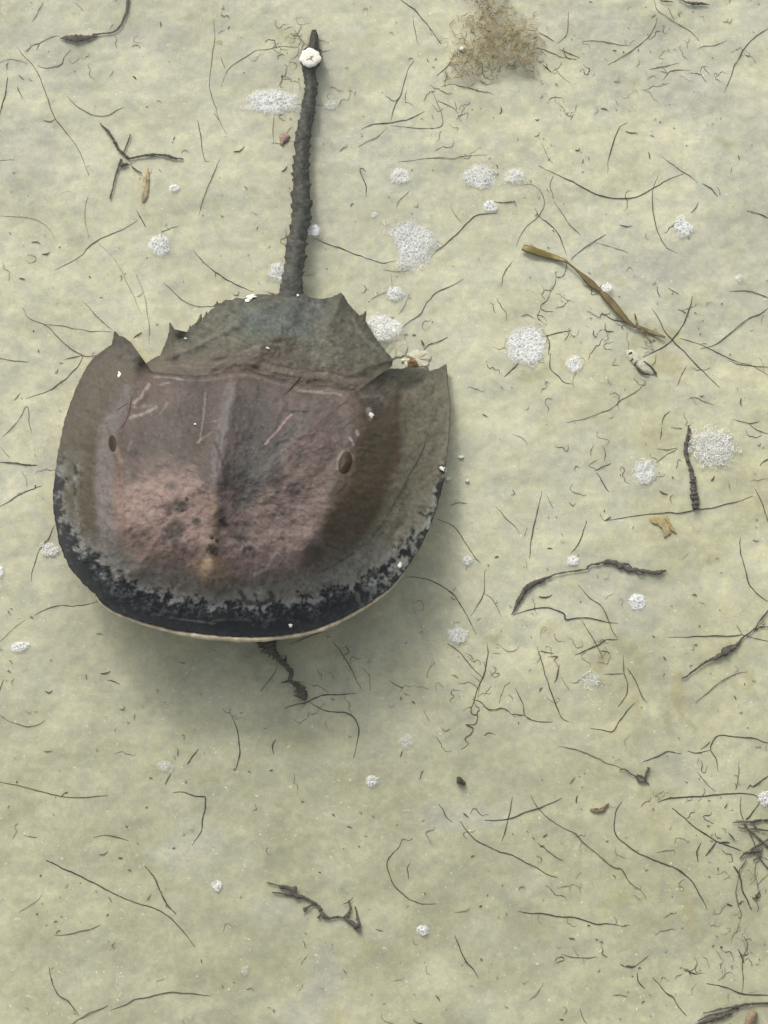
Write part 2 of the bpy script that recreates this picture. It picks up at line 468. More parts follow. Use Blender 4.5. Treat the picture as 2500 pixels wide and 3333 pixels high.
def shell_pigment(px, py):
    d = dist_poly(px, py, OUTER)
    n1 = fbm(px / 150, py / 150, 51, 4); n2 = fbm(px / 60, py / 60, 52, 4); n3 = fbm(px / 22, py / 22, 53, 3); n4 = fbm(px / 11, py / 11, 54, 3)
    c = np.broadcast_to(np.array([0.150, 0.110, 0.096]), px.shape + (3,)).copy()
    c = lay(c, 0.5 * ss(-.1, .7, n2), (0.112, 0.106, 0.098))
    c = lay(c, 0.5 * ss(.1, .7, -n2), (0.185, 0.150, 0.142))
    B = lambda *a, **k: blob(px, py, *a, **k)
    # rosy lower half
    c = lay(c, 0.92 * B(520, 1660, 200, 160, .6 * n2, -10), (0.310, 0.222, 0.190))
    c = lay(c, 0.75 * B(560, 1830, 190, 80, n2), (0.320, 0.226, 0.188))
    c = lay(c, 0.7 * B(930, 1640, 170, 210, n2, 20), (0.265, 0.195, 0.172))
    c = lay(c, 0.7 * B(880, 1800, 150, 100, n2), (0.300, 0.220, 0.195))
    c = lay(c, 0.5 * B(1010, 1360, 130, 90, n2), (0.210, 0.162, 0.152))
    c = lay(c, 0.45 * B(560, 1300, 110, 50, n2, 15), (0.190, 0.150, 0.142))
    c = lay(c, 0.55 * B(540, 1430, 140, 110, n2), (0.118, 0.104, 0.094))
    # dark middle lobe and the grey-green bands over it
    c = lay(c, 0.75 * B(835, 1420, 75, 150, n2, -6), (0.066, 0.063, 0.062))
    c = lay(c, 0.75 * B(790, 1540, 70, 75, n2), (0.072, 0.076, 0.070))
    c = lay(c, 0.6 * B(660, 1320, 40, 120, n2, 8), (0.078, 0.066, 0.058))
    c = lay(c, 0.55 * B(640, 1440, 26, 60, n2, 25), (0.085, 0.072, 0.045))
    c = lay(c, 0.5 * B(620, 1220, 40, 60, n2), (0.075, 0.075, 0.080))
    c = strokes(c, px, py, [([(1010, 1330), (930, 1430), (870, 1530), (800, 1640)], 42, (0.150, 0.150, 0.135), .65),
                            ([(900, 1430), (850, 1520), (800, 1630)], 20, (0.075, 0.075, 0.070), .55),
                            ([(748, 1260), (728, 1370), (708, 1480), (700, 1560)], 36, (0.205, 0.190, 0.182), .75),
                            ([(700, 1440), (730, 1520), (735, 1590)], 9, (0.050, 0.030, 0.035), .6),
                            ([(716, 1420), (708, 1520), (712, 1590)], 7, (0.070, 0.045, 0.050), .5)])
    # pale lilac strip outside the left eye ridge, olive brim beyond it
    left = ss(470, 380, px - 0.15 * (py - 1500) * (py > 1500))
    bl = left * ss(1900, 1790, py)
    c = lay(c, 0.9 * bl * ss(170, 120, d), (0.128, 0.112, 0.074))
    c = lay(c, 0.75 * bl * g(d - 105, 32) * ss(1330, 1480, py), (0.108, 0.090, 0.056))
    c = strokes(c, px, py, [([(400, 1275), (352, 1400), (338, 1520), (338, 1640), (352, 1760), (385, 1850)], 52, (0.228, 0.210, 0.208), .85),
                            ([(392, 1500), (395, 1600), (410, 1720)], 12, (0.230, 0.150, 0.115), .5)])
    # dark olive-brown right flank, redder at its outer edge
    FL = [(1168, 1300), (1230, 1270), (1290, 1262), (1304, 1400), (1300, 1520), (1262, 1660), (1190, 1790), (1090, 1890), (980, 1940), (905, 1935), (985, 1850), (1035, 1730), (1085, 1640), (1125, 1540), (1160, 1430)]
    fd = dist_poly(px, py, FL + FL[:1]) * np.where(inside(px, py, FL), 1, -1)
    c = lay(c, 0.9 * ss(1960, 1640, py) * ss(-44, 46, fd + 18 * n2 + 8 * n3), (0.128, 0.092, 0.056))
    c = lay(c, 0.5 * ss(-5, 30, fd) * ss(.0, .6, n2), (0.098, 0.088, 0.062))
    c = strokes(c, px, py, [([(1300, 1290), (1306, 1400), (1298, 1500), (1280, 1580)], 26, (0.165, 0.090, 0.060), .6),
                            ([(1296, 1240), (1300, 1310)], 24, (0.055, 0.052, 0.028), .8)])
    br = ss(1290, 1318, px + 0.55 * np.maximum(py - 1500, 0) + 6 * n2) * ss(190, 150, d) * ss(1000, 1200, px)
    c = lay(c, 0.9 * br, (0.215, 0.200, 0.140))
    c = lay(c, 0.5 * br * ss(0, .5, n2), (0.180, 0.166, 0.120))
    # rear corners
    c = lay(c, 0.7 * B(400, 1150, 60, 60, n2), (0.130, 0.118, 0.095))
    c = lay(c, 0.6 * B(350, 1250, 60, 110, n2, 20), (0.148, 0.122, 0.092))
    c = lay(c, 0.8 * B(1300, 1230, 80, 30, n2, 0), (0.070, 0.072, 0.052))
    c = lay(c, 0.75 * B(1210, 1300, 60, 40, n3), (0.080, 0.072, 0.066))
    c = strokes(c, px, py, [(HINGE, 7, (0.040, 0.032, 0.026), .75), ([(x, y + 16) for x, y in HINGE[2:-2]], 6, (0.26, 0.215, 0.20), .45), ([(x, y + 30) for x, y in HINGE[3:-3]], 6, (0.09, 0.07, 0.06), .4)])  # dark seam, then light and shade of the hinge folds painted in
    c = lay(c, 0.8 * B(1232, 1245, 28, 22, n3), (0.045, 0.038, 0.030))
    c = lay(c, 0.8 * B(480, 1195, 26, 20, n3), (0.070, 0.055, 0.040))
    # grey apron in front, then the blue-black front margin with its branching edge
    fr = ss(1840, 1930, py - 0.00042 * (px - 760) ** 2 * -1 * 0 + 0.28 * np.abs(px - 760) * 0)
    ap = ss(215, 150, d + 26 * n2) * ss(1700, 1830, py) * ss(1330, 1250, px)
    c = lay(c, 0.75 * ap, (0.205, 0.200, 0.172))
    c = lay(c, 0.7 * ap * ss(-.1, .5, n2) , (0.245, 0.238, 0.215))
    wt = np.interp(px, [170, 215, 300, 450, 620, 780, 950, 1100, 1230, 1330, 1400, 1460], [38, 46, 74, 98, 100, 98, 96, 86, 62, 38, 24, 12])
    wt = np.where(px < 240, np.interp(py, [1380, 1480, 1600, 1700, 1800, 1860], [0, 11, 26, 34, 46, 66]), wt)
    wt = np.where(px > 1300, wt * np.interp(py, [1480, 1600, 1760], [0.25, 0.7, 1.0]), wt)
    patch = ss(1050, 1300, px)
    n5 = fbm(px / 5.5, py / 5.5, 57, 2)
    edge = d + (24 + 4 * patch) * n3 + 15 * n4 + 12 * n2 + 8 * n5
    low = ss(1430, 1560, py)
    c = lay(c, 0.6 * low * ss(wt + 56, wt + 2, edge) * ss(-.25, .45, n3 + .5 * n4), (0.262, 0.282, 0.285))
    blk = low * ss(wt + 10, wt - 12, edge) * (1 - 0.75 * patch * ss(-.15, .25, n3 * .7 + n4 * .6))
    c = lay(c, 0.97 * blk, (0.0090, 0.0125, 0.0185))
    c = lay(c, 0.7 * blk * ss(wt * .35, wt * .95, edge) * ss(.05, .5, n5 + .6 * n4), (0.150, 0.165, 0.168))
    c = lay(c, 0.35 * blk * ss(.35, .7, n4 + .5 * n3), (0.050, 0.056, 0.060))
    c = strokes(c, px, py, [([(560, 2012), (620, 2020), (700, 2030)], 5, (0.22, 0.22, 0.21), .6), ([(690, 2022), (740, 2016), (830, 2020)], 5, (0.14, 0.14, 0.14), .5), ([(800, 1962), (880, 1956), (960, 1942)], 7, (0.20, 0.20, 0.19), .6),
                            ([(785, 1930), (800, 1960), (850, 1966), (890, 1950), (880, 1930)], 13, (0.008, 0.010, 0.014), .85), ([(830, 1935), (838, 1955)], 9, (0.010, 0.012, 0.016), .8)])
    # tan boss with the little eyes
    c = strokes(c, px, py, [([(700, 1640), (695, 1740), (690, 1830)], 20, (0.300, 0.215, 0.140), .7)])
    c = lay(c, 0.85 * B(690, 1850, 58, 46, n3), (0.330, 0.225, 0.145))
    c = lay(c, 0.7 * B(668, 1840, 16, 40, n3, 20), (0.420, 0.320, 0.215))
    for bx, by, r in [(568, 1738, 36), (548, 1648, 24), (585, 1652, 20), (796, 1740, 36), (700, 1800, 10), (812, 1790, 22), (560, 1580, 20), (985, 1480, 24), (960, 1590, 22), (920, 1662, 12), (905, 1590, 14), (640, 1700, 14), (440, 1545, 26), (770, 1640, 16), (600, 1790, 12)]:
        c = lay(c, 0.65 * B(bx, by, r, r, n3), (0.125, 0.112, 0.100))
    for bx, by, r in [(690, 1750, 6), (706, 1758, 6), (725, 1692, 9), (730, 1708, 9), (608, 1625, 5), (594, 1662, 4), (800, 1788, 9), (812, 1786, 8), (690, 1790, 16)]:
        c = lay(c, 0.85 * B(bx, by, r, r, n4), (0.050, 0.044, 0.040))
    W = (0.36, 0.34, 0.32); WP = (0.40, 0.31, 0.29)
    c = strokes(c, px, py, [([(484, 1252), (462, 1290), (434, 1312)], 8, W, .7), ([(510, 1325), (470, 1346), (426, 1358)], 9, W, .7), ([(436, 1322), (500, 1322)], 10, (0.25, 0.23, 0.23), .6),
                            ([(478, 1278), (470, 1300), (450, 1318)], 14, (0.085, 0.062, 0.040), .8),
                            ([(500, 1226), (560, 1230), (600, 1236)], 6, W, .5), ([(520, 1253), (552, 1245)], 6, W, .5), ([(545, 1310), (520, 1350)], 5, W, .4), ([(430, 1430), (415, 1470)], 5, W, .4),
                            ([(668, 1280), (660, 1380), (648, 1440)], 6, W, .45), ([(655, 1376), (710, 1370)], 5, W, .4), ([(640, 1440), (660, 1425), (690, 1405)], 5, (.3, .27, .25), .5),
                            ([(946, 1350), (900, 1405), (862, 1446)], 7, WP, .75), ([(925, 1336), (990, 1338), (1010, 1340)], 6, (0.06, 0.05, 0.045), .7), ([(985, 1338), (1000, 1342)], 10, (0.05, 0.035, 0.03), .7),
                            ([(968, 1272), (1060, 1278), (1110, 1285)], 6, W, .5), ([(1050, 1242), (1110, 1262), (1150, 1275)], 7, (.28, .22, .2), .5), ([(930, 1312), (895, 1400)], 10, (0.045, 0.045, 0.05), .6),
                            ([(975, 1232), (950, 1262), (930, 1280)], 9, (0.030, 0.028, 0.030), .8),
                            ([(700, 1215), (780, 1199), (830, 1200), (870, 1220)], 7, (0.030, 0.022, 0.018), .8), ([(690, 1205), (700, 1190)], 12, (0.06, 0.06, 0.06), .6),
                            ([(680, 1205), (760, 1190), (850, 1192), (930, 1226), (985, 1240)], 8, (0.28, 0.23, 0.18), .45),  # crest of the hinge fold lightened in the pigment as if lit
                            ([(830, 1870), (870, 1850), (885, 1815), (900, 1800)], 9, (0.45, 0.36, 0.34), .7), ([(905, 1800), (930, 1830), (945, 1845)], 9, (0.42, 0.33, 0.31), .6), ([(880, 1850), (905, 1838)], 12, (0.38, 0.28, 0.26), .6),  # glossy pinkish highlights painted into the pigment
                            ([(650, 1868), (690, 1880), (740, 1872)], 8, (0.35, 0.33, 0.30), .6), ([(740, 1880), (800, 1900)], 16, (0.20, 0.12, 0.09), .6), ([(770, 1888), (790, 1915)], 14, (0.22, 0.13, 0.10), .6),
                            ([(490, 1890), (540, 1905), (600, 1910)], 8, (.30, .20, .15), .5), ([(1170, 1290), (1180, 1315)], 12, (.03, .028, .026), .7), ([(1235, 1222), (1200, 1250), (1165, 1280)], 9, (.025, .022, .018), .85),
                            ([(1200, 1335), (1207, 1360)], 12, (.40, .40, .42), .7), ([(1175, 1290), (1230, 1288), (1260, 1310)], 12, (.20, .18, .17), .55), ([(1140, 1425), (1150, 1445)], 8, (.42, .41, .40), .6), ([(1165, 1415), (1160, 1400)], 7, (.42, .41, .40), .6),
                            ([(1060, 1770), (1130, 1800)], 6, (.05, .04, .025), .6), ([(1150, 1800), (1080, 1845), (1040, 1862)], 7, (.06, .05, .03), .5), ([(1330, 1560), (1260, 1680)], 7, (.07, .06, .045), .5), ([(1250, 1700), (1200, 1760)], 6, (.07, .06, .045), .5)])
    # eye sockets
    c = strokes(c, px, py, [([(378, 1460), (385, 1480), (392, 1500)], 14, (.34, .25, .19), .6), ([(1118, 1465), (1098, 1500), (1100, 1525)], 8, (.34, .26, .20), .7), ([(1130, 1462), (1152, 1490), (1156, 1520), (1140, 1545)], 7, (.26, .20, .14), .5)])
    # fine flecking and a pinch of silt
    c = c * (1 + 0.10 * n4 + 0.07 * n3)[..., None]
    c = lay(c, 0.2 * ss(.45, .8, fbm(px / 7.5, py / 7.5, 58, 2)) * (1 - blk), (0.26, 0.24, 0.21))
    c = lay(c, 0.3 * ss(.5, .85, fbm(px / 8.5, py / 8.5, 59, 2)) * (1 - blk), (0.055, 0.05, 0.048))
    c = c * (0.50 + 0.16 * ss(.12, .25, c.mean(-1)))[..., None]
    return np.clip(c, 0.004, 0.9)

ABD_EDGE = [(470, 1185), (500, 1166), (521, 1155), (534, 1128), (545, 1098), (553, 1066), (562, 1092), (574, 1108), (590, 1102), (604, 1096), (612, 1078), (622, 1064), (634, 1050), (641, 1062), (652, 1046), (664, 1040), (676, 1018), (688, 1006), (700, 998), (708, 988),
            (722, 986), (735, 975), (752, 977), (768, 968), (790, 972), (815, 966), (840, 957), (872, 958), (900, 957), (915, 952), (940, 950), (975, 952), (990, 957), (1012, 968), (1036, 972), (1060, 971), (1082, 966), (1098, 958), (1110, 950), (1120, 962), (1132, 986), (1150, 1006), (1164, 1020), (1178, 1032), (1189, 1018), (1190, 1044),
            (1205, 1070), (1222, 1098), (1240, 1122), (1262, 1150), (1280, 1172), (1276, 1190)]
ABD_IN = [(1262, 1206), (1230, 1228), (1190, 1262), (1157, 1292), (1100, 1300), (980, 1290), (880, 1268), (780, 1250), (650, 1260), (540, 1250), (480, 1230), (465, 1205)]
ABD = ABD_EDGE + ABD_IN

def abd_z(px, py):
    d = dist_poly(px, py, ABD_EDGE)
    hz = ss(955, 1235, py)
    z = 0.009 + 0.002 * hz + (0.013 + 0.009 * hz) * ss(-30, 150, d) + 0.004 * ss(0, 45, d)
    z = z + 0.0026 * g(dist_poly(px, py, [(965, 960), (900, 1090), (800, 1180)]), 30)
    z = z + 0.0018 * g(dist_poly(px, py, [(520, 1170), (640, 1120), (760, 1050), (880, 1000)]), 16) - 0.0018 * g(dist_poly(px, py, [(540, 1190), (680, 1140), (780, 1080)]), 16)
    z = z + 0.0016 * g(dist_poly(px, py, [(1100, 1000), (1060, 1080), (1090, 1150), (1180, 1200)]), 22)
    z = z + 0.0006 * g(dist_poly(px, py, [(x, y - 24) for x, y in HINGE]), 10) - 0.0005 * g(dist_poly(px, py, [(x, y - 42) for x, y in HINGE]), 8)
    z = z - 0.007 * ss(570, 480, px) * ss(1100, 1170, py)
    z = z + 0.0009 * fbm(px / 60, py / 60, 61, 3) + 0.0004 * fbm(px / 18, py / 18, 62, 3)
    return z

def abd_pigment(px, py):
    d = dist_poly(px, py, ABD_EDGE)
    n2 = fbm(px / 60, py / 45, 65, 4); n3 = fbm(px / 22, py / 22, 66, 3); n4 = fbm(px / 11, py / 11, 67, 3)
    ns = fbm((px + 2 * py) / 160, (py * 2 - px) / 30, 68, 3)
    c = np.broadcast_to(np.array([0.118, 0.112, 0.080]), px.shape + (3,)).copy()
    B = lambda *a, **k: blob(px, py, *a, **k)
    c = lay(c, 0.7 * ss(0, .6, n2), (0.088, 0.084, 0.062))
    c = lay(c, 0.8 * B(930, 1040, 150, 70, n2, -5), (0.082, 0.098, 0.090))
    c = lay(c, 0.6 * B(800, 1040, 60, 40, n2, -30), (0.100, 0.125, 0.108))
    c = lay(c, 0.75 * B(1120, 1100, 90, 70, n2, 40), (0.112, 0.100, 0.078))
    c = lay(c, 0.6 * B(1000, 1000, 60, 40, n2), (0.085, 0.090, 0.085))
    c = lay(c, 0.55 * ss(.05, .6, ns), (0.155, 0.148, 0.110))
    c = lay(c, 0.6 * B(1000, 1180, 120, 40, n2, 10), (0.150, 0.148, 0.108))
    c = lay(c, 0.7 * B(760, 1180, 160, 25, n2, -8), (0.092, 0.078, 0.062))
    c = lay(c, 0.6 * B(905, 1108, 26, 14, n3), (0.130, 0.070, 0.052))
    c = lay(c, 0.75 * B(950, 1165, 70, 30, n3, 10), (0.075, 0.062, 0.052))
    c = strokes(c, px, py, [([(700, 1188), (780, 1150), (850, 1122), (910, 1120)], 7, (.24, .23, .17), .55), ([(520, 1168), (640, 1125), (770, 1050)], 12, (.19, .185, .135), .5), ([(560, 1185), (660, 1160), (740, 1120)], 12, (.075, .07, .05), .5),
                            ([(880, 1215), (930, 1228), (990, 1232)], 7, (.25, .23, .17), .5), ([(950, 1205), (985, 1228)], 9, (.045, .04, .032), .7), ([(1150, 1040), (1170, 1080), (1195, 1110), (1235, 1140)], 12, (.23, .23, .21), .6), ([(840, 1050), (880, 1040)], 10, (.05, .06, .065), .6),
                            ([(1085, 1050), (1110, 1020)], 10, (.18, .19, .185), .5), ([(700, 1030), (740, 1010)], 8, (.17, .19, .16), .5), ([(870, 1005), (905, 990)], 8, (.06, .065, .06), .6)])
    for k, (dy, a, cc) in enumerate([(-8, .5, (.05, .042, .034)), (-20, .4, (.21, .19, .145)), (-34, .4, (.075, .062, .05)), (-48, .35, (.20, .185, .14)), (-64, .35, (.08, .07, .055))]):  # lit ridges and shaded creases of the hinge folds, put into the pigment
        c = strokes(c, px, py, [([(x, y + dy + 9 * math.sin(x / 61.0 + k)) for x, y in HINGE], 7, cc, a)])
    c = lay(c, 0.5 * ss(26, 4, d), (0.085, 0.078, 0.060))
    c = c * (1 + 0.22 * n4 + 0.16 * n3)[..., None]
    c = lay(c, 0.3 * ss(.5, .8, fbm(px / 8, py / 8, 69, 2)), (0.24, 0.23, 0.18))
    c = lay(c, 0.55 * ss(120, 15, dist_poly(px, py, HINGE)), (0.150, 0.112, 0.088))
    return np.clip(c * np.array([.65, .66, .69]), 0.004, 0.9)

def top_z(px, py):
    """Height of whatever is on top at these photo pixels: shell, hind shield or sand."""
    q = on_sand(px, py)
    z = q[..., 2]
    z = np.where(inside(px, py, ABD), abd_z(px, py), z)
    return np.where(inside(px, py, OUTLINE), shell_z(px, py), z)

def shield(name, outline, centre, na, rings, zf, pf, mat, parent, origin, under, jit=0.0):
    o = resample(outline, na, True)
    if jit:
        o = o + jit * np.stack([fbm(np.arange(na) * 0.35, np.arange(na) * 0.0, 71, 2), fbm(np.arange(na) * 0.35, np.arange(na) * 0.0, 72, 2)], -1)
    c = np.array(centre, float)
    s = np.r_[np.linspace(1.0, 0.012, rings)]
    q = c + (o - c)[None] * s[:, None, None]
    z = zf(q[..., 0], q[..., 1])
    top = P(q[..., 0], q[..., 1], z)
    col = pf(q[..., 0], q[..., 1])
    lo = []; lc = []
    for f, dz in under:
        qq = c + (o - c) * f
        zz = np.full(na, dz) if f < 0.8 else np.maximum(z[0] - dz, 0.0005)
        lo.append(P(qq[:, 0], qq[:, 1], zz)); lc.append(np.broadcast_to(np.array([.42, .36, .25]), (na, 3)))
    lo = lo[::-1]; lc = lc[::-1]
    V = np.concatenate([np.stack(lo), top]); CC = np.concatenate([np.stack(lc), col])
    R = len(V)
    idx = np.arange(R * na).reshape(R, na); nxt = np.roll(idx, -1, 1)
    F = np.stack([idx[:-1], nxt[:-1], nxt[1:], idx[1:]], -1).reshape(-1, 4).tolist()
    F.append(list(idx[-1])); F.append(list(idx[0][::-1]))
    ob = mesh_obj(name, V.reshape(-1, 3), F, mat, parent=parent, origin=origin, cols=CC.reshape(-1, 3))
    me = ob.data
    nrm = sum((p.normal.z * p.area for p in me.polygons if p.center.z + origin[2] > 0.03), 0.0)
    if nrm < 0: me.flip_normals()
    return ob

SHELL = mat_shell('shell_material', 0.5, 0.10, 0.3)
HIND = mat_shell('hind_shell_material', 0.6, 0.10)
TAILM = mat_shell('tail_material', 0.8, 0.08, 0.8, 520)
EYE = mat_plain('eye_material', (0.026, 0.017, 0.008), var=0.4, scale=700, rough=0.5, spec=0.15)
LIP = mat_plain('rim_material', (0.42, 0.36, 0.25), var=0.3, scale=260, rough=0.7)

base0 = on_sand(790.0, 1520.0)
crab = bpy.data.objects.new('horseshoe_crab', None); COL.objects.link(crab)
crab.location = base0; crab.empty_display_size = 0.03
tag(crab, 'large brown horseshoe crab with black front margin resting on the sand', 'horseshoe crab')
carapace = shield('carapace', OUTLINE, (770, 1600), 1000, 150, shell_z, shell_pigment, SHELL, crab, base0, [(0.985, 0.0035), (0.90, 0.006), (0.55, 0.006), (0.15, 0.001)], jit=1.2)
abdomen = shield('abdomen', ABD, (900, 1150), 700, 80, abd_z, abd_pigment, HIND, crab, base0, [(0.985, 0.003), (0.9, 0.004), (0.5, 0.003), (0.1, 0.001)], jit=1.0)

# cream lip of the front margin
lip = np.array(catmull([p for p in OUTER if p[1] > 1905 or p[0] > 1270 and p[1] > 1840], 6))
lp = np.argsort(lip[:, 0]); lip = lip[lp]
out = lip - np.array([770, 1600]); out /= np.linalg.norm(out, axis=1)[:, None]
tt = np.linspace(0, 1, len(lip))
lw = 0.0019 * np.sin(np.pi * np.clip(tt, .02, .98)) ** 0.5 * (1 + 0.25 * fbm(tt * 40, tt * 0, 73, 2))
lc = lip + out * (2.5 + 3.5 * ss(0.05, 0.5, tt) * ss(1, .75, tt))[:, None]
v, f = tube(P(lc[:, 0], lc[:, 1], rim_z(lip[:, 1]) - 0.0022), lw, 8, 0.8)
mesh_obj('front_rim', v, f, LIP, parent=crab, origin=base0)

def ellipsoid(px, py, rx, ry, h, rot, zf, nseg=20, nr=8):
    """A dome rx by ry photo pixels, h metres high, sitting on the surface zf."""
    a = np.linspace(0, 2 * math.pi, nseg, endpoint=False); ct, st = math.cos(math.radians(rot)), math.sin(math.radians(rot))
    V = []
    for k in range(nr):
        t = k / nr * math.pi / 2
        ex, ey = rx * math.cos(t) * np.cos(a), ry * math.cos(t) * np.sin(a)
        qx, qy = px + ex * ct - ey * st, py + ex * st + ey * ct
        V.append(P(qx, qy, zf(qx, qy) + h * math.sin(t) - 0.0004))
    V = np.vstack(V + [P(px, py, zf(px, py) + h)[None]])
    F = [(k * nseg + i, k * nseg + (i + 1) % nseg, (k + 1) * nseg + (i + 1) % nseg, (k + 1) * nseg + i) for k in range(nr - 1) for i in range(nseg)]
    F += [((nr - 1) * nseg + i, (nr - 1) * nseg + (i + 1) % nseg, nr * nseg) for i in range(nseg)]
    return V, F
for ex, ey, rx, ry, rot in [(366, 1443, 13, 28, -4), (1124, 1506, 21, 38, 14)]:
    v, f = ellipsoid(ex, ey, rx, ry, 0.0022, rot, shell_z)
    mesh_obj('compound_eye', v, f, EYE, parent=carapace, origin=base0)
for ex, ey in [(690, 1751), (706, 1759)]:
    v, f = ellipsoid(ex, ey, 5, 5.5, 0.0006, 0, shell_z, 10, 4)
    mesh_obj('median_eye', v, f, EYE, parent=carapace, origin=base0)
# movable spines along the hind shield
SPM = mat_plain('spine_material', (0.085, 0.066, 0.045), var=0.3)
for (bx, by), (tx, ty), w in [((563, 1112), (552, 1050), 17), ((640, 1068), (654, 1022), 12), ((612, 1090), (618, 1058), 8), ((664, 1042), (672, 1014), 8), ((1180, 1034), (1189, 1012), 8), ((700, 1000), (706, 980), 7)]:
    tt = np.linspace(0, 1, 8)
    x = bx + (tx - bx) * tt + 3 * np.sin(tt * 3); y = by + (ty - by) * tt
    v, f = tube(P(x, y, 0.0095 + 0.001 * tt), w * K * (1 - tt) ** 0.8 + 0.0002, 6, 0.6)
    mesh_obj('edge_spine', v, f, SPM, parent=abdomen, origin=base0)

# tail spine
TL = [(231, 984, 1027), (263, 990, 1029), (296, 990, 1030), (329, 986, 1029), (365, 979, 1025), (406, 969, 1016), (447, 962, 1012), (487, 961, 1006), (528, 956, 1007), (569, 953, 1006), (601, 957, 1011), (630, 950, 1010), (670, 948, 1011), (711, 948, 1008), (752, 946, 1003), (793, 933, 999), (833, 924, 992), (874, 926, 988), (915, 918, 987), (960, 906, 988), (985, 900, 994), (1010, 905, 1000), (1040, 925, 985)]
TIP = [(100, 1014, 1030), (110, 1010, 1034), (122, 1008, 1037), (138, 1008, 1038), (150, 1003, 1036), (160, 988, 1036), (172, 976, 1046), (186, 974, 1050), (200, 976, 1049), (214, 981, 1040)]
ts = np.array(TIP + TL, float)
ty = np.arange(96, 1040, 4.0)
wig = 3.0 * fbm(ty / 70, ty * 0 + 4, 87, 3) * ss(220, 300, ty) * ss(985, 900, ty)
tl = wig + np.interp(ty, ts[:, 0], ts[:, 1]); tr = wig + np.interp(ty, ts[:, 0], ts[:, 2])
tc, th = (tl + tr) / 2, (tr - tl) / 2 * 0.94
saw = lambda y, p: np.clip(1 - ((y / p) % 1.0) * 1.6, 0, 1)
NS = 28
V = []; CC = []
tzb = 0.0065 + 0.003 * ss(700, 960, ty)
for k in range(NS):
    a = 2 * math.pi * k / NS
    rad = th * (1 + 0.11 * fbm(ty / 9 + k * 0.7, np.full_like(ty, k * .9), 81, 2))
    spike = 6.5 * saw(ty + 9 * fbm(ty / 50, ty * 0 + (1 if math.cos(a) > 0 else 9), 84, 2), 33) * ss(230, 280, ty) * ss(985, 900, ty) * max(abs(math.cos(a)) - .75, 0) * 4 * (0.55 + 0.9 * vnoise(ty / 33, ty * 0 + (3 if math.cos(a) > 0 else 5), 86))
    x = tc + (rad + spike) * math.cos(a)
    prof = math.sin(a)
    h = th * K * (0.85 * prof if prof > 0 else 0.5 * prof) * (1 - 0.45 * ss(860, 1000, ty)) * (1.0 + 0.25 * max(0, prof) ** 6) + 0.0003 * fbm(ty / 7, ty * 0 + k * 1.3, 82, 2)
    V.append(P(x, ty, tzb + h))
    n = fbm(ty / 26, x / 26, 83, 3); nn = fbm(ty / 8, x / 8, 85, 2)
    c = np.broadcast_to(np.array([0.060, 0.061, 0.054]), (len(ty), 3)).copy()
    c = lay(c, .6 * ss(0, .6, n), (0.074, 0.074, 0.066)); c = lay(c, .5 * ss(.1, .6, -n), (0.036, 0.038, 0.034))
    c = lay(c, .55 * ss(.3, .8, nn), (0.115, 0.112, 0.088)); c = lay(c, .5 * ss(.3, .8, -nn), (0.026, 0.027, 0.024)); c = lay(c, .8 * ss(235, 215, ty), (0.048, 0.047, 0.042)); c = lay(c, .6 * ss(600, 960, ty) * ss(-.3, .3, n), (0.082, 0.080, 0.070))
    CC.append(c)
V = np.stack(V, 1); CC = np.stack(CC, 1)
n = len(ty); idx = np.arange(n * NS).reshape(n, NS); nxt = np.roll(idx, -1, 1)
F = np.stack([idx[:-1], idx[1:], nxt[1:], nxt[:-1]], -1).reshape(-1, 4).tolist() + [list(idx[0]), list(idx[-1][::-1])]
tail = mesh_obj('tail_spine', V.reshape(-1, 3), F, TAILM, parent=crab, origin=base0, cols=CC.reshape(-1, 3))

# barnacle near the tip of the tail
bz = 0.0065 + 38 * K * 0.85
bar = Acc()
na = 40; aa = np.linspace(0, 2 * math.pi, na, endpoint=False)
prof = [(1.0, 0.0), (0.98, .0006), (0.9, .0012), (0.6, .0016), (0.3, .0016), (0.08, .0015)]
R = []
for s, h in prof:
    w = 1 + 0.06 * np.sin(3 * aa + .5) + 0.045 * np.sin(7 * aa) + 0.03 * np.sin(11 * aa + 2)
    pt = np.maximum(0, np.sin(aa)) ** 14 * 0.22          # drawn to a point on the tail side
    R.append(P(1010 + 35 * s * w * np.cos(aa), 187 + 29 * s * (w + pt) * np.sin(aa), bz + h - .0004))
V = np.vstack(R)
F = [(k * na + i, k * na + (i + 1) % na, (k + 1) * na + (i + 1) % na, (k + 1) * na + i) for k in range(len(prof) - 1) for i in range(na)] + [tuple((len(prof) - 1) * na + i for i in range(na))]
barn = bpy.data.objects.new('barnacle', None); COL.objects.link(barn); bo = P(1010, 187, bz - .0004); barn.location = bo; barn.empty_display_size = .005
tag(barn, 'round cream barnacle with a star mark on the end of the dark tail', 'barnacle')
mesh_obj('shell_plate', V, F, mat_plain('barnacle_material', (0.66, 0.64, 0.55), var=0.1, scale=500, rough=.5), parent=barn, origin=bo)
st = Acc()
for dx, dy in [(-13, 4), (11, -10), (10, 9)]:
    v, f = tube(P(np.array([1010, 1010 + dx * .6, 1010 + dx]), np.array([190, 190 + dy * .6, 190 + dy]), bz + .0015), [.00024, .00022, .00008], 5, .5); st.add(v, f)
st.obj('star_slit', TONES['k'], parent=barn, origin=bo)

# ------------------------------------------------------------------ fibres lying on the sand
def fibre_path(tile, pts, sub=7, wob=1.7, seed=0):
    q = catmull(T(tile, pts) if tile is not None else pts, sub)
    l = np.r_[0, np.cumsum(np.hypot(*np.diff(q, axis=0).T))]
    q = q + wob * np.stack([fbm(l / 30, l * 0 + seed, 3, 4), fbm(l / 30, l * 0 + seed + 50, 4, 4)], -1)
    return q, l / max(l[-1], 1e-6)

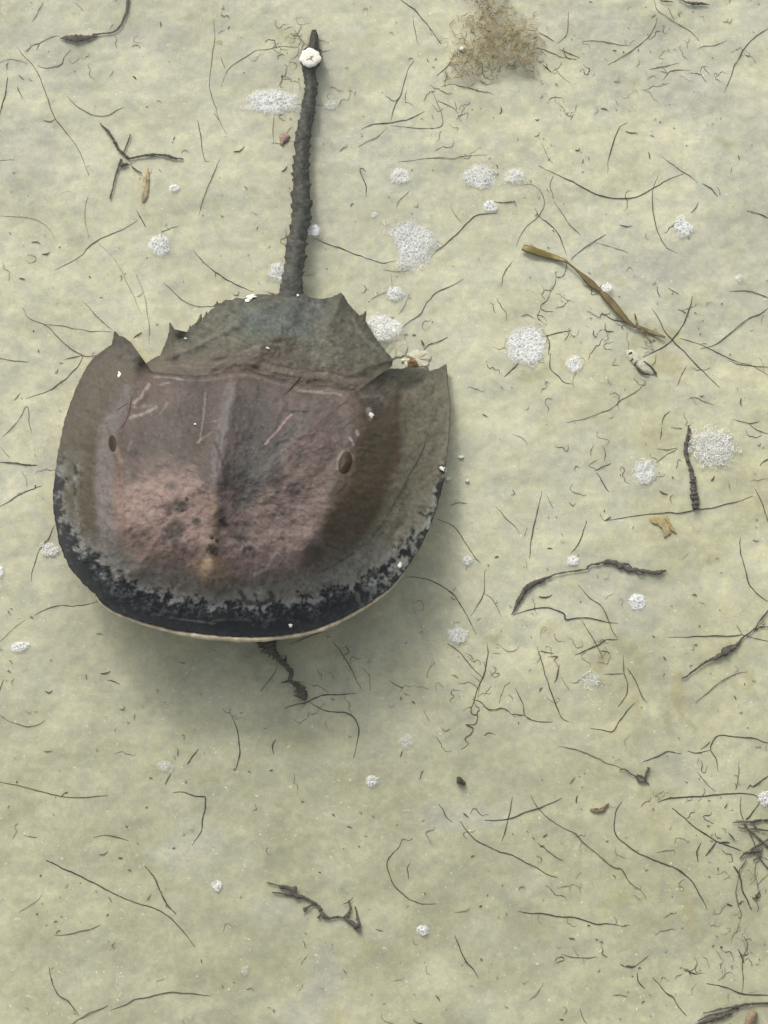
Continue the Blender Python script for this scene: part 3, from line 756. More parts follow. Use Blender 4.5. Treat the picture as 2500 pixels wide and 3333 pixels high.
def fibre(name, label, cat, group, lines, tone, widths, tile=None, on_shell=False, flat=0.8, sides=6, lift=0.0, ragged=0.16):
    acc = Acc()
    for k, ln in enumerate(lines):
        seed = (hash_label(label) + 31 * k) % 997
        q, t = fibre_path(tile, ln, 14 if ragged > .3 else 7, seed=seed)
        w = widths[k] if k < len(widths) else widths[-1]
        if isinstance(w, (list, tuple)):
            r = np.interp(t, np.linspace(0, 1, len(w)), w) * K / 2 / (1.989 if tile is not None else 1)
            r = r * (1 + ragged * fbm(t * 42, t * 0 + seed, 5, 4))
        else:
            r = w * K / 2 / (1.989 if tile is not None else 1) * (0.35 + 0.65 * np.sin(np.pi * np.clip(t, .03, .97)) ** .55) * (1 + 0.3 * fbm(t * 14, t * 0 + seed, 5, 3))
        r = np.maximum(r * (0.9 if ragged > .2 else 0.60), 0.00012)
        up = 0.0005 * (0.5 + 0.5 * fbm(t * 4, t * 0 + seed, 6, 2)) * np.sin(np.pi * t)
        if on_shell:
            z = top_z(q[:, 0], q[:, 1]) + r * .6 + up * .3 + lift
            p = P(q[:, 0], q[:, 1], z)
        else:
            p = on_sand(q[:, 0], q[:, 1], 0.0); p = on_sand(q[:, 0], q[:, 1], r * .35 + up + lift)
        v, f = tube(p, r, sides, flat, 0.5 if ragged > .3 else 0.0, seed); acc.add(v, f)
    o = acc.obj(name, TONES[tone])
    return tag(o, label, cat, group)

def hash_label(s):
    h = 7
    for ch in s: h = (h * 131 + ord(ch)) % 1000003
    return h

GF = 'plant fibres strewn over the sand'
FIBRES = [
# tile, tone, width, label, lines
(0,'b',9,'long brown fibre slanting down the sand from under the upper left weed leaf',[[(110,300),(150,355),(215,425),(260,500),(290,590),(320,680),(360,765),(420,850),(500,950),(540,1040),(580,1135)]]),
(0,'k',11,'dark stiff fibre leaning in from the left edge near the top corner',[[(50,500),(40,580),(20,660),(-5,750)]]),
(0,'k',7,'thin upturned fibre sagging like a smile above the forked weed',[[(440,625),(500,690),(560,725),(620,747),(700,745),(760,710),(800,690)]]),
(0,'b',7,'nearly upright wavy fibre standing left of the tail barnacle',[[(1385,120),(1392,250),(1375,340),(1365,440),(1358,560),(1375,630),(1395,690),(1408,750),(1430,800),(1465,870)]]),
(0,'b',8,'short upright fibre with a hooked foot, right of the forked weed',[[(1275,775),(1300,880),(1322,1030),(1355,1042)]]),
(0,'b',8,'knotted leaning fibre below the hook-footed one, left of the tail',[[(1425,1030),(1380,1130),(1340,1220),(1310,1300),(1285,1395)]]),
(0,'k',8,'arched fibre running down left from a red-brown splinter',[[(890,1430),(800,1480),(700,1525),(620,1560),(560,1610),(520,1660),(350,1750)]]),
(0,'r',11,'short red-brown splinter below the tan stick',[[(885,1365),(910,1410),(945,1470)]]),
(0,'p',5,'faint arched thread at the left edge well above the crab',[[(0,1400),(100,1400),(200,1410),(280,1450),(330,1500),(355,1550)]]),
(0,'b',7,'branching thread bending left from below the tail barnacle',[[(1930,305),(1810,300),(1740,320),(1659,325),(1590,370),(1530,405),(1470,460),(1430,560)],[(1430,370),(1460,450)]]),
(0,'b',7,'ragged thread reaching left from the tip of the brown weed leaf',[[(160,335),(220,290),(280,265),(345,235),(390,235)],[(260,275),(235,330)]]),
(0,'b',8,'kinked thread hanging just below the brown weed leaf',[[(455,320),(420,370),(395,415),(340,435),(270,437),(245,420)]]),
(0,'p',6,'pale arched thread entering at the left edge beside the long slanting fibre',[[(-5,408),(60,385),(130,390),(180,415)]]),
(0,'b',7,'short bent fibre in the top left corner above the weed leaf',[[(280,15),(240,90),(210,140)]]),
(0,'p',6,'tiny slanting thread at the top edge left of the weed stalk',[[(490,15),(545,75)]]),
(0,'p',6,'faint upright thread below the fork of the forked weed',[[(570,1260),(550,1370),(555,1450),(575,1540)]]),
(0,'p',6,'long pale fibre leading down to the left shoulder of the crab',[[(640,1575),(740,1680),(800,1780),(860,1910),(915,2040)]]),
(10,'k',[8,12,8,6,9],'dark fibre with a thick upper end left of the algae tuft',[[(930,-10),(1030,70),(1090,140),(1140,205),(1195,285)]]),
(10,'b',7,'short thread hanging beside the dark fibre left of the algae tuft',[[(1015,100),(1025,180),(1048,290)]]),
(10,'k',8,'upright fibre rising from the crossing of fibres right of the tail',[[(1022,390),(985,450),(955,540),(935,610),(900,680),(870,785)]]),
(10,'k',10,'dark fibre running left to right through the crossing right of the tail',[[(1090,720),(1000,765),(930,782),(860,795),(805,797),(750,805),(680,838)]]),
(10,'b',7,'thin fibre descending left from the crossing right of the tail',[[(850,820),(800,875),(740,905),(660,948)]]),
(10,'b',7,'hooked thread that turns up at its right end, right of the crossing fibres',[[(870,815),(960,820),(1080,832),(1160,828),(1205,800),(1190,710),(1160,640),(1140,590)]]),
(10,'b',7,'nearly level thin thread between the crossing fibres and the white foam below',[[(920,1048),(1040,1035),(1150,1020),(1270,1025),(1350,1012),(1490,1003)]]),
(10,'k',9,'short hooked dark fibre between the tail and a small round foam patch',[[(710,1110),(690,1090),(670,1100),(695,1160),(712,1210),(710,1280)]]),
(10,'p',7,'short zigzag thread above the big notched foam patch',[[(990,1235),(955,1270),(930,1290),(905,1345)]]),
(10,'k',9,'dark fibre starting at the white disc beside the tail',[[(380,1545),(460,1580),(540,1605),(620,1640),(690,1660),(760,1685),(820,1702),(900,1690)]]),
(10,'k',9,'slanted dark fibre skirting the right side of the big notched foam patch',[[(1130,1670),(1160,1630),(1240,1570),(1320,1490),(1400,1410),(1450,1385),(1560,1378)]]),
(10,'k',9,'short level dark fibre by a small smooth foam patch',[[(1530,1300),(1580,1312),(1659,1303),(1680,1300)]]),
(10,'k',8,'thin dark fibre just under the brown algae tuft',[[(1215,555),(1255,545),(1340,560),(1420,580),(1500,605)]]),
(10,'b',8,'short leaning fibre at the lower left of the brown algae tuft',[[(1290,320),(1250,410),(1165,490)]]),
(10,'p',7,'faint upright thread under the white foam left of the tail',[[(115,740),(108,830),(115,930)]]),
(10,'b',7,'thin thread touching the top of the tail barnacle',[[(245,190),(280,240),(320,290),(345,305)]]),
(10,'b',7,'brownish forked thread right of the hooked thread',[[(1170,650),(1260,690),(1310,735)],[(1285,660),(1300,715)]]),
(10,'p',6,'short faint thread above right of the big notched foam patch',[[(1260,1335),(1290,1390),(1330,1440)]]),
(20,'k',11,'long dark fibre sagging like a bow across the upper right sand',[[(175,1072),(260,1115),(400,1180),(530,1247),(640,1280),(740,1283),(840,1262),(920,1215),(1020,1160),(1110,1125)]]),
(20,'k',8,'wavy fibre hanging from the right part of the long bow',[[(945,1135),(915,1215),(908,1300),(918,1390),(935,1470),(960,1540),(1000,1600),(1070,1640)]]),
(20,'k',10,'upright dark fibre standing above the middle of the long bow',[[(745,795),(695,830),(655,930),(632,1010),(618,1120)]]),
(20,'b',8,'slanting brown fibre above the right end of the long bow',[[(970,1020),(1040,1060),(1090,1100),(1150,1140),(1205,1180)]]),
(20,'k',10,'short dark fibre continuing the slanting brown one',[[(1230,1185),(1290,1220),(1335,1275)]]),
(20,'k',10,'dark arched fibre by the right edge in the top corner',[[(1680,175),(1600,220),(1540,275),(1490,340),(1450,410),(1415,500),(1375,600)]]),
(20,'b',8,'fibre sweeping down left from the thread at the top edge',[[(945,110),(920,180),(880,245),(800,310),(700,375),(620,420)]]),
(20,'b',8,'reddish brown thread slanting down right from the top edge',[[(920,-10),(940,60),(1000,105),(1060,145),(1150,200),(1215,265)],[(1010,50),(1050,130)]]),
(20,'p',7,'small curled thread at the foot of the reddish brown thread',[[(1200,325),(1230,300),(1300,295),(1390,262)]]),
(20,'b',8,'level brown fibre right of the algae tuft',[[(455,265),(590,268),(680,285),(745,292)]]),
(20,'b',8,'brown thread curving down between algae tuft and level fibre',[[(365,75),(362,180),(345,235),(290,280)]]),
(20,'b',9,'brown thread trailing right from the algae tuft',[[(160,315),(205,318),(250,340),(330,370),(420,385)]]),
(20,'b',10,'short curved brown scrap close to the right of the algae tuft',[[(180,210),(240,245),(275,270)]]),
(20,'k',10,'short forked dark twig below right of the algae tuft',[[(225,410),(230,440),(260,470)],[(205,420),(235,450)]]),
(20,'b',7,'thin slanting thread beside the forked dark twig',[[(280,440),(330,500),(385,545)]]),
(20,'b',10,'small bushy brown scrap at the end of the trailing thread',[[(310,320),(370,345),(430,370)],[(335,310),(350,360),(380,385)]]),
(20,'b',8,'thin level fibre below the thread sweeping down left',[[(890,450),(980,430),(1080,405)]]),
(20,'b',8,'small hooked thread under the thin level fibre, upper right',[[(980,520),(1010,470),(1050,455),(1160,455)],[(960,460),(1010,470)]]),
(20,'p',7,'small comma-shaped speck of fibre left of the thin level fibre',[[(695,490),(690,515),(700,535)]]),
(20,'p',6,'faint curved thread above the left end of the long bow',[[(200,930),(230,1010),(270,1065)]]),
(20,'b',7,'thin looping thread curling above the olive blade',[[(60,1200),(130,1195),(185,1240),(210,1310),(180,1390),(100,1460),(50,1530),(30,1590)]]),
(20,'k',9,'bent fibre dropping onto the olive blade',[[(150,1350),(180,1400),(240,1445),(300,1510),(330,1580),(355,1650)]]),
(20,'b',7,'thin bent thread under the left end of the long bow',[[(270,1140),(250,1200),(270,1280)],[(270,1300),(340,1400),(380,1460),(450,1530)]]),
(20,'k',9,'fibre rising right from the narrow neck of the olive blade',[[(610,1515),(560,1545),(490,1590),(400,1659),(385,1690)]]),
(20,'p',7,'faint ragged thread right of the fibre rising from the olive blade',[[(545,1570),(620,1590),(700,1615),(760,1640)]]),
(20,'k',8,'short curved fibre at the right edge above the white speck',[[(1520,1365),(1590,1378),(1680,1420)]]),
(20,'b',8,'tiny slanted fibre just above the crescent-shaped foam patch',[[(1210,1310),(1190,1345),(1155,1380)]]),
(1,'k',9,'dark fibre ending at the white chip on the crab\'s hind shield',[[(1255,-35),(1280,0),(1350,70),(1430,130),(1530,185),(1640,235)]]),
(1,'k',8,'curved fibre touching the left side of the hind shield',[[(1060,175),(1130,240),(1190,290),(1260,322),(1340,330),(1405,328)]]),
(1,'p',7,'pale brown thread ending in the left notch of the crab',[[(880,120),(930,240),(950,370),(965,450),(965,570)],[(890,265),(930,235)]]),
(1,'b',7,'thin fibre slanting down to the tip of the crab\'s left corner',[[(545,300),(620,380),(680,440),(730,480)]]),
(1,'b',8,'long fibre slanting down to the crab\'s left side, its lower end bent level',[[(150,340),(190,405),(290,445),(350,500),(410,560),(500,625),(560,650),(630,640)]]),
(1,'b',7,'thin level fibre running right to the tip of the crab\'s left corner',[[(290,445),(400,450),(480,470),(580,485),(720,490)]]),
(1,'k',9,'short level dark fibre touching the crab\'s left side from the left',[[(420,668),(470,655),(530,645)]]),
(1,'k',9,'dark fibre sweeping down left from the crab\'s left side',[[(535,650),(500,720),(430,790),(350,850),(270,890),(165,922)]]),
(1,'b',8,'level reddish fibre at the left edge beside the crab\'s left corner',[[(-5,665),(90,680),(185,683)]]),
(1,'b',8,'tiny dark splinter below the fibre sweeping down left',[[(90,935),(130,890)]]),
(1,'b',7,'thin fibre bent like a tent near the left edge',[[(20,1170),(110,1070),(175,975),(190,1080),(205,1150)]]),
(1,'p',7,'short brownish fibre at the left edge above the thick dark one',[[(0,1240),(40,1280),(70,1310)]]),
(1,'k',13,'thick dark level fibre at the left edge beside the crab',[[(-5,1332),(80,1338),(160,1350),(240,1355)]]),
(1,'k',11,'fibre rising to the right from the left edge, lowest of those beside the crab',[[(-5,1622),(70,1580),(150,1535),(220,1505),(270,1490)],[(220,1505),(230,1480)]]),
(1,'p',6,'faint thread between the thick level fibre and the rising one',[[(140,1390),(170,1440),(172,1500)]]),
(11,'k',9,'zigzag fibre rising right from the foam beside the hind shield',[[(935,480),(980,430),(1060,380),(1110,300),(1170,235),(1260,195),(1340,150)]]),
(11,'k',10,'short dark wavy fibre above the crab\'s right corner',[[(1080,615),(1120,575),(1180,555),(1240,525)],[(1080,580),(1070,545)]]),
(11,'p',7,'faint thread under the small foam patch right of the hind shield',[[(990,250),(960,320),(920,375)]]),
(11,'p',7,'pale forked thread left of the small foam patch above the hind shield',[[(870,120),(875,205),(800,245),(740,280)],[(820,90),(900,100),(1000,90)]]),
(11,'b',8,'upright brown fibre below the olive blade\'s square end',[[(1659,35),(1610,100),(1590,190)]]),
(11,'k',10,'short dark fibre touching the lower left of the large round foam patch',[[(1605,785),(1659,735),(1705,690)]]),
(11,'k',7,'faint level fibre on the sand beside the crab\'s right front',[[(1260,1610),(1310,1600),(1370,1600)]]),
(11,'b',7,'thin fibre slanting down right in the open sand right of the crab',[[(1550,1620),(1600,1680),(1640,1720),(1700,1780)]]),
(21,'k',12,'dark upper-right arm of the large cross, curving down to the pale husk',[[(1165,255),(1155,330),(1120,420),(1080,490),(1040,545),(960,600),(850,655)]]),
(21,'k',11,'dark fibre slanting down right through the large cross of fibres',[[(905,340),(950,400),(980,470),(1040,545),(1120,620),(1180,690),(1260,770),(1345,852)]]),
(21,'k',9,'dark fibre with a thick knot at the right edge above the cross',[[(1410,230),(1480,228),(1570,235),(1680,280)]]),
(21,'k',9,'fibre descending left from the right edge beside the cross',[[(1680,320),(1610,375),(1540,400),(1480,450),(1390,520),(1320,570),(1215,605)]]),
(21,'k',9,'long fibre running from the cross down to the right edge',[[(1085,530),(1180,560),(1280,600),(1380,650),(1470,690),(1560,715),(1680,785)]]),
(21,'b',8,'short fibre alongside the end of the long fibre at the right edge',[[(1400,680),(1530,710),(1680,722)]]),
(21,'k',10,'forked dark twig at the upper right of the large round foam patch',[[(185,520),(230,515),(320,495),(385,480)],[(230,515),(240,560),(235,640)],[(230,515),(225,560)]]),
(21,'k',9,'bent fibre between the large round foam patch and the lesser one',[[(245,640),(250,725),(300,775),(340,820),(400,830)]]),
(21,'b',8,'curled root under the narrow neck of the olive blade',[[(355,40),(350,90),(330,130),(295,135),(280,110),(300,100)],[(285,140),(280,190),(250,240)]]),
(21,'r',7,'tangle of crinkled reddish threads left of the olive blade',[[(250,240),(225,290),(190,320),(195,350),(270,360)],[(180,350),(170,400),(215,440)],[(160,380),(200,390),(230,430)],[(60,390),(100,380),(140,400)]]),
(21,'g',10,'grey curled weed end left of the olive blade\'s lower part',[[(570,410),(575,390),(600,380),(650,410),(740,430),(820,470)],[(600,440),(610,480),(660,490)]]),
(21,'b',7,'short bent fibre just right of the pale husk',[[(905,715),(930,680),(935,635)]]),
(21,'b',7,'long crinkled thread descending left from below the pale husk',[[(355,1078),(460,1055),(560,1020),(650,985),(710,930),(770,900),(830,860),(870,800)]]),
(21,'b',7,'crinkled thread below the cross, sloping gently right',[[(1140,930),(1190,918),(1240,940),(1310,965)]]),
(21,'k',8,'small kinked fibre below the pale husk, above the thick dark stick',[[(1025,1000),(985,1040),(970,1090)],[(970,1110),(960,1190)]]),
(21,'b',7,'tiny level fibre at the left of the thick dark stick\'s top',[[(1030,1110),(1105,1118)]]),
(21,'b',8,'branched thread reaching left from the middle of the thick dark stick',[[(945,1245),(1000,1255),(1070,1245)],[(1070,1250),(980,1300),(930,1340)]]),
(21,'k',8,'short fibre with a knob left of the small lacy foam patch',[[(535,1385),(590,1365),(640,1345)]]),
(21,'k',10,'short slanting fibre under the knobbed one left of the lacy foam',[[(550,1405),(590,1470),(630,1530)]]),
(21,'b',7,'short upright thread above the knobbed fibre',[[(590,1230),(605,1280),(600,1325)]]),
(21,'k',10,'dark hooked fibre at the right edge level with the lacy foam',[[(1610,1360),(1635,1330),(1680,1305)]]),
(21,'k',10,'straight upright dark fibre in the open sand right of the crab',[[(195,1525),(165,1659),(140,1765),(122,1865),(114,1957)]]),
(21,'p',7,'short pale thread beside the straight upright dark fibre',[[(230,1550),(270,1640)]]),
(21,'k',10,'long level fibre crossing under the foot of the thick dark stick',[[(570,1677),(600,1717),(650,1707),(760,1687),(880,1672),(1000,1662),(1100,1660),(1215,1640),(1300,1630),(1390,1605),(1480,1585),(1560,1555)],[(600,1717),(640,1690)]]),
(21,'k',9,'fibre dropping beside the right edge below the lacy foam',[[(1575,1510),(1610,1580),(1640,1659),(1680,1770)]]),
(21,'b',8,'crinkled weedy thread at the right edge above the lacy foam',[[(1430,1060),(1500,1075),(1540,1085),(1610,1070)],[(1530,1080),(1580,1120),(1680,1160)]]),
(21,'p',6,'faint curved thread in open sand left of the lacy foam patch',[[(0,1150),(60,1175),(105,1220)]]),
(21,'b',7,'short fibre slanting down right of the pale husk',[[(1130,710),(1090,790),(1075,840)]]),
(21,'k',8,'tiny bent fibre above the left arm of the cross',[[(940,200),(945,240),(960,270)]]),
(21,'k',9,'short stub of fibre touching the upper-right arm of the cross',[[(1075,347),(1105,357),(1130,372)]]),
(21,'b',8,'short fibre above the cross, right of the tiny bent one',[[(1015,210),(1080,245)]]),
(2,'k',8,'thread curving down beside the small lacy foam at the crab\'s left',[[(355,80),(320,160),(260,240),(225,330),(205,400),(203,450)]]),
(2,'k',8,'fibre running left from under the crab\'s black front margin',[[(640,578),(560,600),(480,608),(390,605),(310,625),(230,662)]]),
(2,'p',6,'faint thread continuing down left to the edge below the crab',[[(160,700),(80,760),(-5,845)]]),
(2,'b',8,'short fibre at the left edge below the small pale foam',[[(25,1085),(10,1120),(-5,1170)]]),
(2,'b',7,'low curved thread with a knob at the left edge below the crab',[[(0,1320),(70,1360),(160,1385),(230,1385),(290,1350)]]),
(2,'k',10,'slightly bowed upright fibre in the open sand below the crab',[[(1500,1320),(1525,1380),(1545,1480),(1548,1590),(1520,1680)]]),
(2,'k',9,'short slanting fibre left of the bowed upright one below the crab',[[(1285,1535),(1250,1580),(1210,1635)]]),
(2,'b',8,'tiny upright fibre left of the short slanting one',[[(1150,1530),(1152,1585)]]),
(2,'r',8,'tiny reddish fibre in the shade below the crab\'s left front',[[(690,1090),(735,1098),(775,1120)]]),
(12,'k',8,'fibre leading down right from the crab\'s right front margin',[[(1175,45),(1280,95),(1350,190),(1400,270),(1450,335)]]),
(12,'k',9,'long arched fibre springing from beneath the crab\'s right front',[[(970,420),(1080,430),(1160,460),(1260,520),(1320,600),(1370,680),(1425,795)]]),
(12,'b',8,'thin fibre joining the long arched one from above',[[(1480,370),(1475,520),(1435,600),(1390,675)]]),
(12,'b',7,'thin thread branching right beside the long arched fibre',[[(1475,530),(1530,570),(1590,680)]]),
(12,'b',9,'fibre running down right from the glossy foam patch',[[(1240,850),(1310,900),(1350,950),(1400,1010),(1465,1075)]]),
(12,'k',10,'upright dark fibre below the glossy foam patch',[[(1495,850),(1500,920),(1475,1050),(1440,1130),(1415,1210),(1385,1290)]]),
(12,'r',8,'crinkled reddish fibre branching right from the upright dark one',[[(1395,1215),(1450,1230),(1510,1280),(1600,1270),(1680,1330)]]),
(12,'g',9,'curly dark root hanging from the foot of the upright dark fibre',[[(1385,1290),(1400,1310),(1435,1320),(1420,1375),(1360,1380),(1405,1400),(1390,1440),(1350,1470),(1370,1500),(1320,1540)]]),
(12,'k',11,'fibre lying across the foot of the ragged weed strip',[[(640,1175),(540,1185),(440,1185),(380,1205),(320,1235),(250,1250),(185,1275)]]),
(12,'k',11,'fibre bent like a shepherd\'s crook below the ragged weed strip',[[(335,1225),(400,1265),(470,1295),(580,1300),(640,1340),(665,1420),(650,1510),(630,1590)]]),
(12,'b',9,'straight slanting fibre left of the ragged weed strip',[[(135,1010),(90,1085),(25,1165)]]),
(12,'b',9,'fibre slanting down right in the shade of the crab\'s front',[[(500,845),(545,900),(600,990),(640,1070),(680,1145)]]),
(12,'k',9,'dark fibre lying close under the cream lip of the crab\'s front',[[(450,770),(350,805),(220,855)]]),
(12,'p',8,'faint upright fibre right of the slanting one in the crab\'s shade',[[(690,1010),(730,1060),(740,1160)]]),
(12,'b',8,'short fibre with a pale tip below the crab\'s shade',[[(865,1095),(910,1125),(950,1145)]]),
(12,'k',9,'short curved fibre left of the shepherd\'s crook',[[(130,1470),(108,1500),(105,1525),(112,1570)]]),
(12,'k',9,'tiny curved fibre below the faint smooth foam',[[(945,1545),(930,1590)]]),
(12,'p',7,'thin short thread between the crook and the curly root',[[(1085,1290),(1120,1355)]]),
(12,'b',8,'small bent thread right of the curly root',[[(1475,1450),(1500,1430),(1550,1445)]]),
(22,'k',8,'thin fibre with a dark knob above the small round foam',[[(480,70),(455,150),(425,220),(385,268)],[(478,55),(482,72)]]),
(22,'k',10,'fibre bending down to the right edge below the thick dark stick',[[(1480,165),(1475,230),(1505,350),(1540,470),(1600,540),(1680,590)]]),
(22,'k',[5,9,12,10,14,10,11,8,5],'wavy dark fibre below the black seaweed strand',[[(10,672),(100,635),(200,620),(290,635),(340,660),(350,695),(420,685),(510,685),(600,710),(690,725)]]),
(22,'b',10,'brown fibre descending from above through the root tangle',[[(430,470),(500,550),(580,610),(620,690),(650,770),(690,830)]]),
(22,'b',9,'brown fibre on the left of the root tangle, sloping down right',[[(455,700),(500,780),(550,860),(590,960)]]),
(22,'g',11,'greyish fibre arching over the middle of the root tangle',[[(680,825),(610,830),(550,865),(480,895),(410,925)]]),
(22,'b',9,'brown fibre hanging from the root tangle and curling left',[[(720,930),(725,1030),(745,1100),(745,1180),(690,1260)]]),
(22,'k',9,'fibre slanting down right from below the root tangle',[[(750,1010),(800,1090),(840,1190),(875,1240)]]),
(22,'b',8,'short level fibre at the foot of the root tangle',[[(600,1055),(660,1048),(720,1050)]]),
(22,'k',10,'straight slanting dark fibre left of the root tangle',[[(165,870),(200,1000),(240,1130),(290,1260),(325,1330),(370,1360)]]),
(22,'k',9,'bent fibre that ends level, below the straight slanting one',[[(25,1145),(70,1240),(85,1310),(130,1345),(190,1360),(265,1357)],[(0,1310),(85,1320)]]),
(22,'k',10,'long level dark fibre reaching the right edge beside the knotted weed',[[(1010,812),(1150,808),(1300,803),(1450,803),(1510,800),(1680,845)]]),
(22,'b',9,'small crooked twig between straight fibre and root tangle',[[(230,938),(295,935),(275,960),(305,1010)],[(185,905),(275,915)]]),
(22,'g',[5,14,12,4],'leaf-shaped dark sliver under the small crooked twig',[[(307,990),(300,1040),(290,1080),(278,1108)]]),
(22,'p',7,'short thread slanting away below the leaf-shaped sliver',[[(320,1070),(350,1120),(375,1156)]]),
(22,'k',9,'fibre bent like a tick below the root tangle',[[(795,1240),(740,1300),(690,1360),(655,1420),(590,1415),(510,1398)]]),
(22,'k',11,'dark looped fibre arching to the right edge, low on the right',[[(1680,1505),(1600,1475),(1530,1460),(1420,1455),(1330,1448),(1295,1500),(1290,1540),(1320,1600),(1335,1680)]]),
(22,'k',8,'forked thread joining the dark looped fibre from the left',[[(1140,1550),(1200,1560),(1285,1545)],[(1285,1490),(1220,1540)]]),
(22,'k',9,'dark fibre with a knot left of the looped fibre',[[(850,1620),(930,1590),(1010,1555),(1100,1568)]]),
(22,'b',8,'crinkled thread with a knob above the dark clump of root',[[(300,1520),(400,1535),(500,1570),(550,1590),(600,1625),(660,1640),(750,1680)]]),
(22,'b',8,'crinkled thread sloping down left below the knotted weed',[[(1530,1035),(1450,1050),(1350,1100),(1240,1195),(1190,1240)]]),
(22,'b',8,'small fork of thread at the right edge above the knotted weed',[[(1455,730),(1490,790)],[(1640,745),(1600,750),(1560,780)]]),
(3,'b',9,'long shallow bowed fibre from the left edge, low on the left',[[(-5,94),(120,115),(250,150),(390,182),(490,195),(600,186),(700,178)]]),
(3,'k',[5,6,14],'tiny knobbed fibre standing on the long shallow bowed one',[[(400,185),(415,165),(435,155)]]),
(3,'k',10,'fibre bent like an upside-down hook in the lower left sand',[[(1120,165),(1190,158),(1260,182),(1328,190),(1325,260),(1310,340),(1300,410),(1245,495)]]),
(3,'b',9,'short arched fibre above the long straight one, lower left',[[(610,455),(680,437),(760,450),(830,472)]]),
(3,'k',[7,12,12,10,8,8,9,8,6],'long fibre, straight then bending down, in the lower left',[[(300,600),(420,655),(550,715),(680,785),(800,845),(900,880),(1000,910),(1080,955),(1150,1020),(1210,1090),(1260,1160)]]),
(3,'g',[7,10,14,10,16,12,6],'thick grey fibre lying above the bend of the long lower left one',[[(935,638),(990,700),(1030,780),(1080,880),(1140,950)]]),
(3,'b',9,'short rising fibre below the long lower left one',[[(350,1085),(430,1080),(510,1060),(590,1045),(650,1020)]]),
(3,'b',8,'tiny bent fibre near the left edge below the long bowed one',[[(150,430),(190,447),(240,450)]]),
(3,'p',7,'faint thread left of the short rising fibre',[[(270,825),(240,860),(190,890),(120,935)]]),
(3,'g',10,'curved grey fibre near the bottom left edge of the frame',[[(320,1290),(325,1350),(350,1420),(380,1475),(440,1510),(480,1560),(510,1610)]]),
(3,'b',10,'fibre rising right from the bottom edge at lower left',[[(700,1540),(600,1580),(520,1620),(440,1680)]]),
(3,'b',10,'long arched fibre along the bottom, left of the middle',[[(715,1565),(790,1545),(870,1500),(960,1485),(1060,1458),(1160,1455),(1280,1468),(1365,1478)]]),
(3,'k',9,'short slanting fibre above the upside-down hook',[[(1105,40),(1085,75),(1070,110)]]),
(13,'k',9,'thin fibre curved like a letter C in the lower middle',[[(1010,460),(985,470),(950,462),(920,515),(870,570),(848,630),(865,700),(900,770),(980,840),(1050,875),(1100,882),(1160,878)]]),
(13,'k',10,'short thick-waisted fibre slanting near the bottom middle',[[(1285,1085),(1320,1170),(1360,1260),(1400,1300),(1440,1360)]]),
(13,'k',[5,9,10,9,11,8,8,8,6],'long crinkled fibre sloping down right, lower middle',[[(1320,345),(1350,395),(1410,460),(1490,505),(1580,545),(1659,565),(1740,610),(1820,650),(1890,690),(1950,708)]]),
(13,'k',9,'upright fibre standing on the long crinkled one',[[(1659,190),(1640,300),(1610,400),(1590,480)]]),
(13,'k',10,'straight fibre rising right across the head of the long stepped one',[[(1480,342),(1560,338),(1659,325),(1749,285),(1829,260),(1919,225),(1974,198)]]),
(13,'g',8,'faint reddish grey thread left of the long crinkled fibre',[[(1180,235),(1210,270),(1230,320),(1270,352)]]),
(13,'p',7,'faint bent thread right of the top of the C-shaped fibre',[[(1160,385),(1150,400),(1100,415),(1110,450),(1140,505)]]),
(13,'p',7,'faint wavy thread left of the straight-edged brown fibre, bottom middle',[[(1280,940),(1360,925),(1385,905)]]),
(13,'b',9,'tiny fibre inside the curve of the C-shaped one',[[(990,615),(978,650),(985,720)]]),
(13,'b',8,'tiny slanting fibre left of the dark pebble',[[(1085,10),(1065,40),(1055,75)]]),
(13,'b',8,'tiny fibre right of the brown branching weed\'s end',[[(770,1040),(820,1060)]]),
(13,'p',9,'short pale brown fibre below the brown branching weed',[[(325,1215),(300,1250),(295,1280)]]),
(13,'b',8,'tiny splinter below the brown branching weed, nearer the bottom',[[(565,1305),(585,1335)]]),
(13,'p',8,'curved pale thread at the bottom edge, middle',[[(810,1590),(815,1620),(840,1645),(890,1659)]]),
(23,'b',[5,9,10,10,9,12,9,9,10,14,9,8,5],'long stepped brown fibre crossing the lower right sand',[[(125,180),(160,250),(220,310),(300,370),(370,410),(420,430),(460,485),(520,530),(590,590),(660,645),(710,655),(760,740),(840,800),(870,850)]]),
(23,'k',12,'long dark fibre with a flowing double bend at the lower right',[[(712,215),(675,290),(660,380),(680,440),(730,490),(800,540),(900,590),(1000,625),(1080,660),(1160,730),(1210,810),(1265,920)]]),
(23,'k',13,'dark fibre with a side branch running into the right edge root tangle',[[(1040,260),(1110,320),(1180,385),(1260,435),(1330,475),(1400,505),(1490,540)],[(1325,480),(1300,515),(1255,570)],[(1340,490),(1370,480),(1415,485)]]),
(23,'k',[6,13,13,12,10,10,10,8,8,14],'long dark rising fibre with a kink above the right edge root tangle',[[(945,225),(1030,195),(1150,187),(1290,180),(1430,165),(1540,170),(1590,190),(1604,228),(1560,285),(1520,335)]]),
(23,'r',9,'short reddish fibre left of the long stepped brown one',[[(165,490),(200,510),(230,535),(280,575),(330,605)],[(180,510),(210,500)]]),
(23,'k',11,'nearly level dark fibre below the long stepped one',[[(45,930),(110,943),(200,942),(290,960),(400,970),(480,990),(550,1012),(620,1010),(690,1020)]]),
(23,'b',8,'tiny slanting fibre above the straight rising one',[[(410,60),(375,105)]]),
(23,'k',11,'tiny dark splinter right of the straight rising fibre',[[(425,180),(412,230)]]),
(23,'k',11,'short bowed fibre between the double-bend fibre and the root tangle',[[(1220,488),(1200,540),(1200,575),(1205,615)]]),
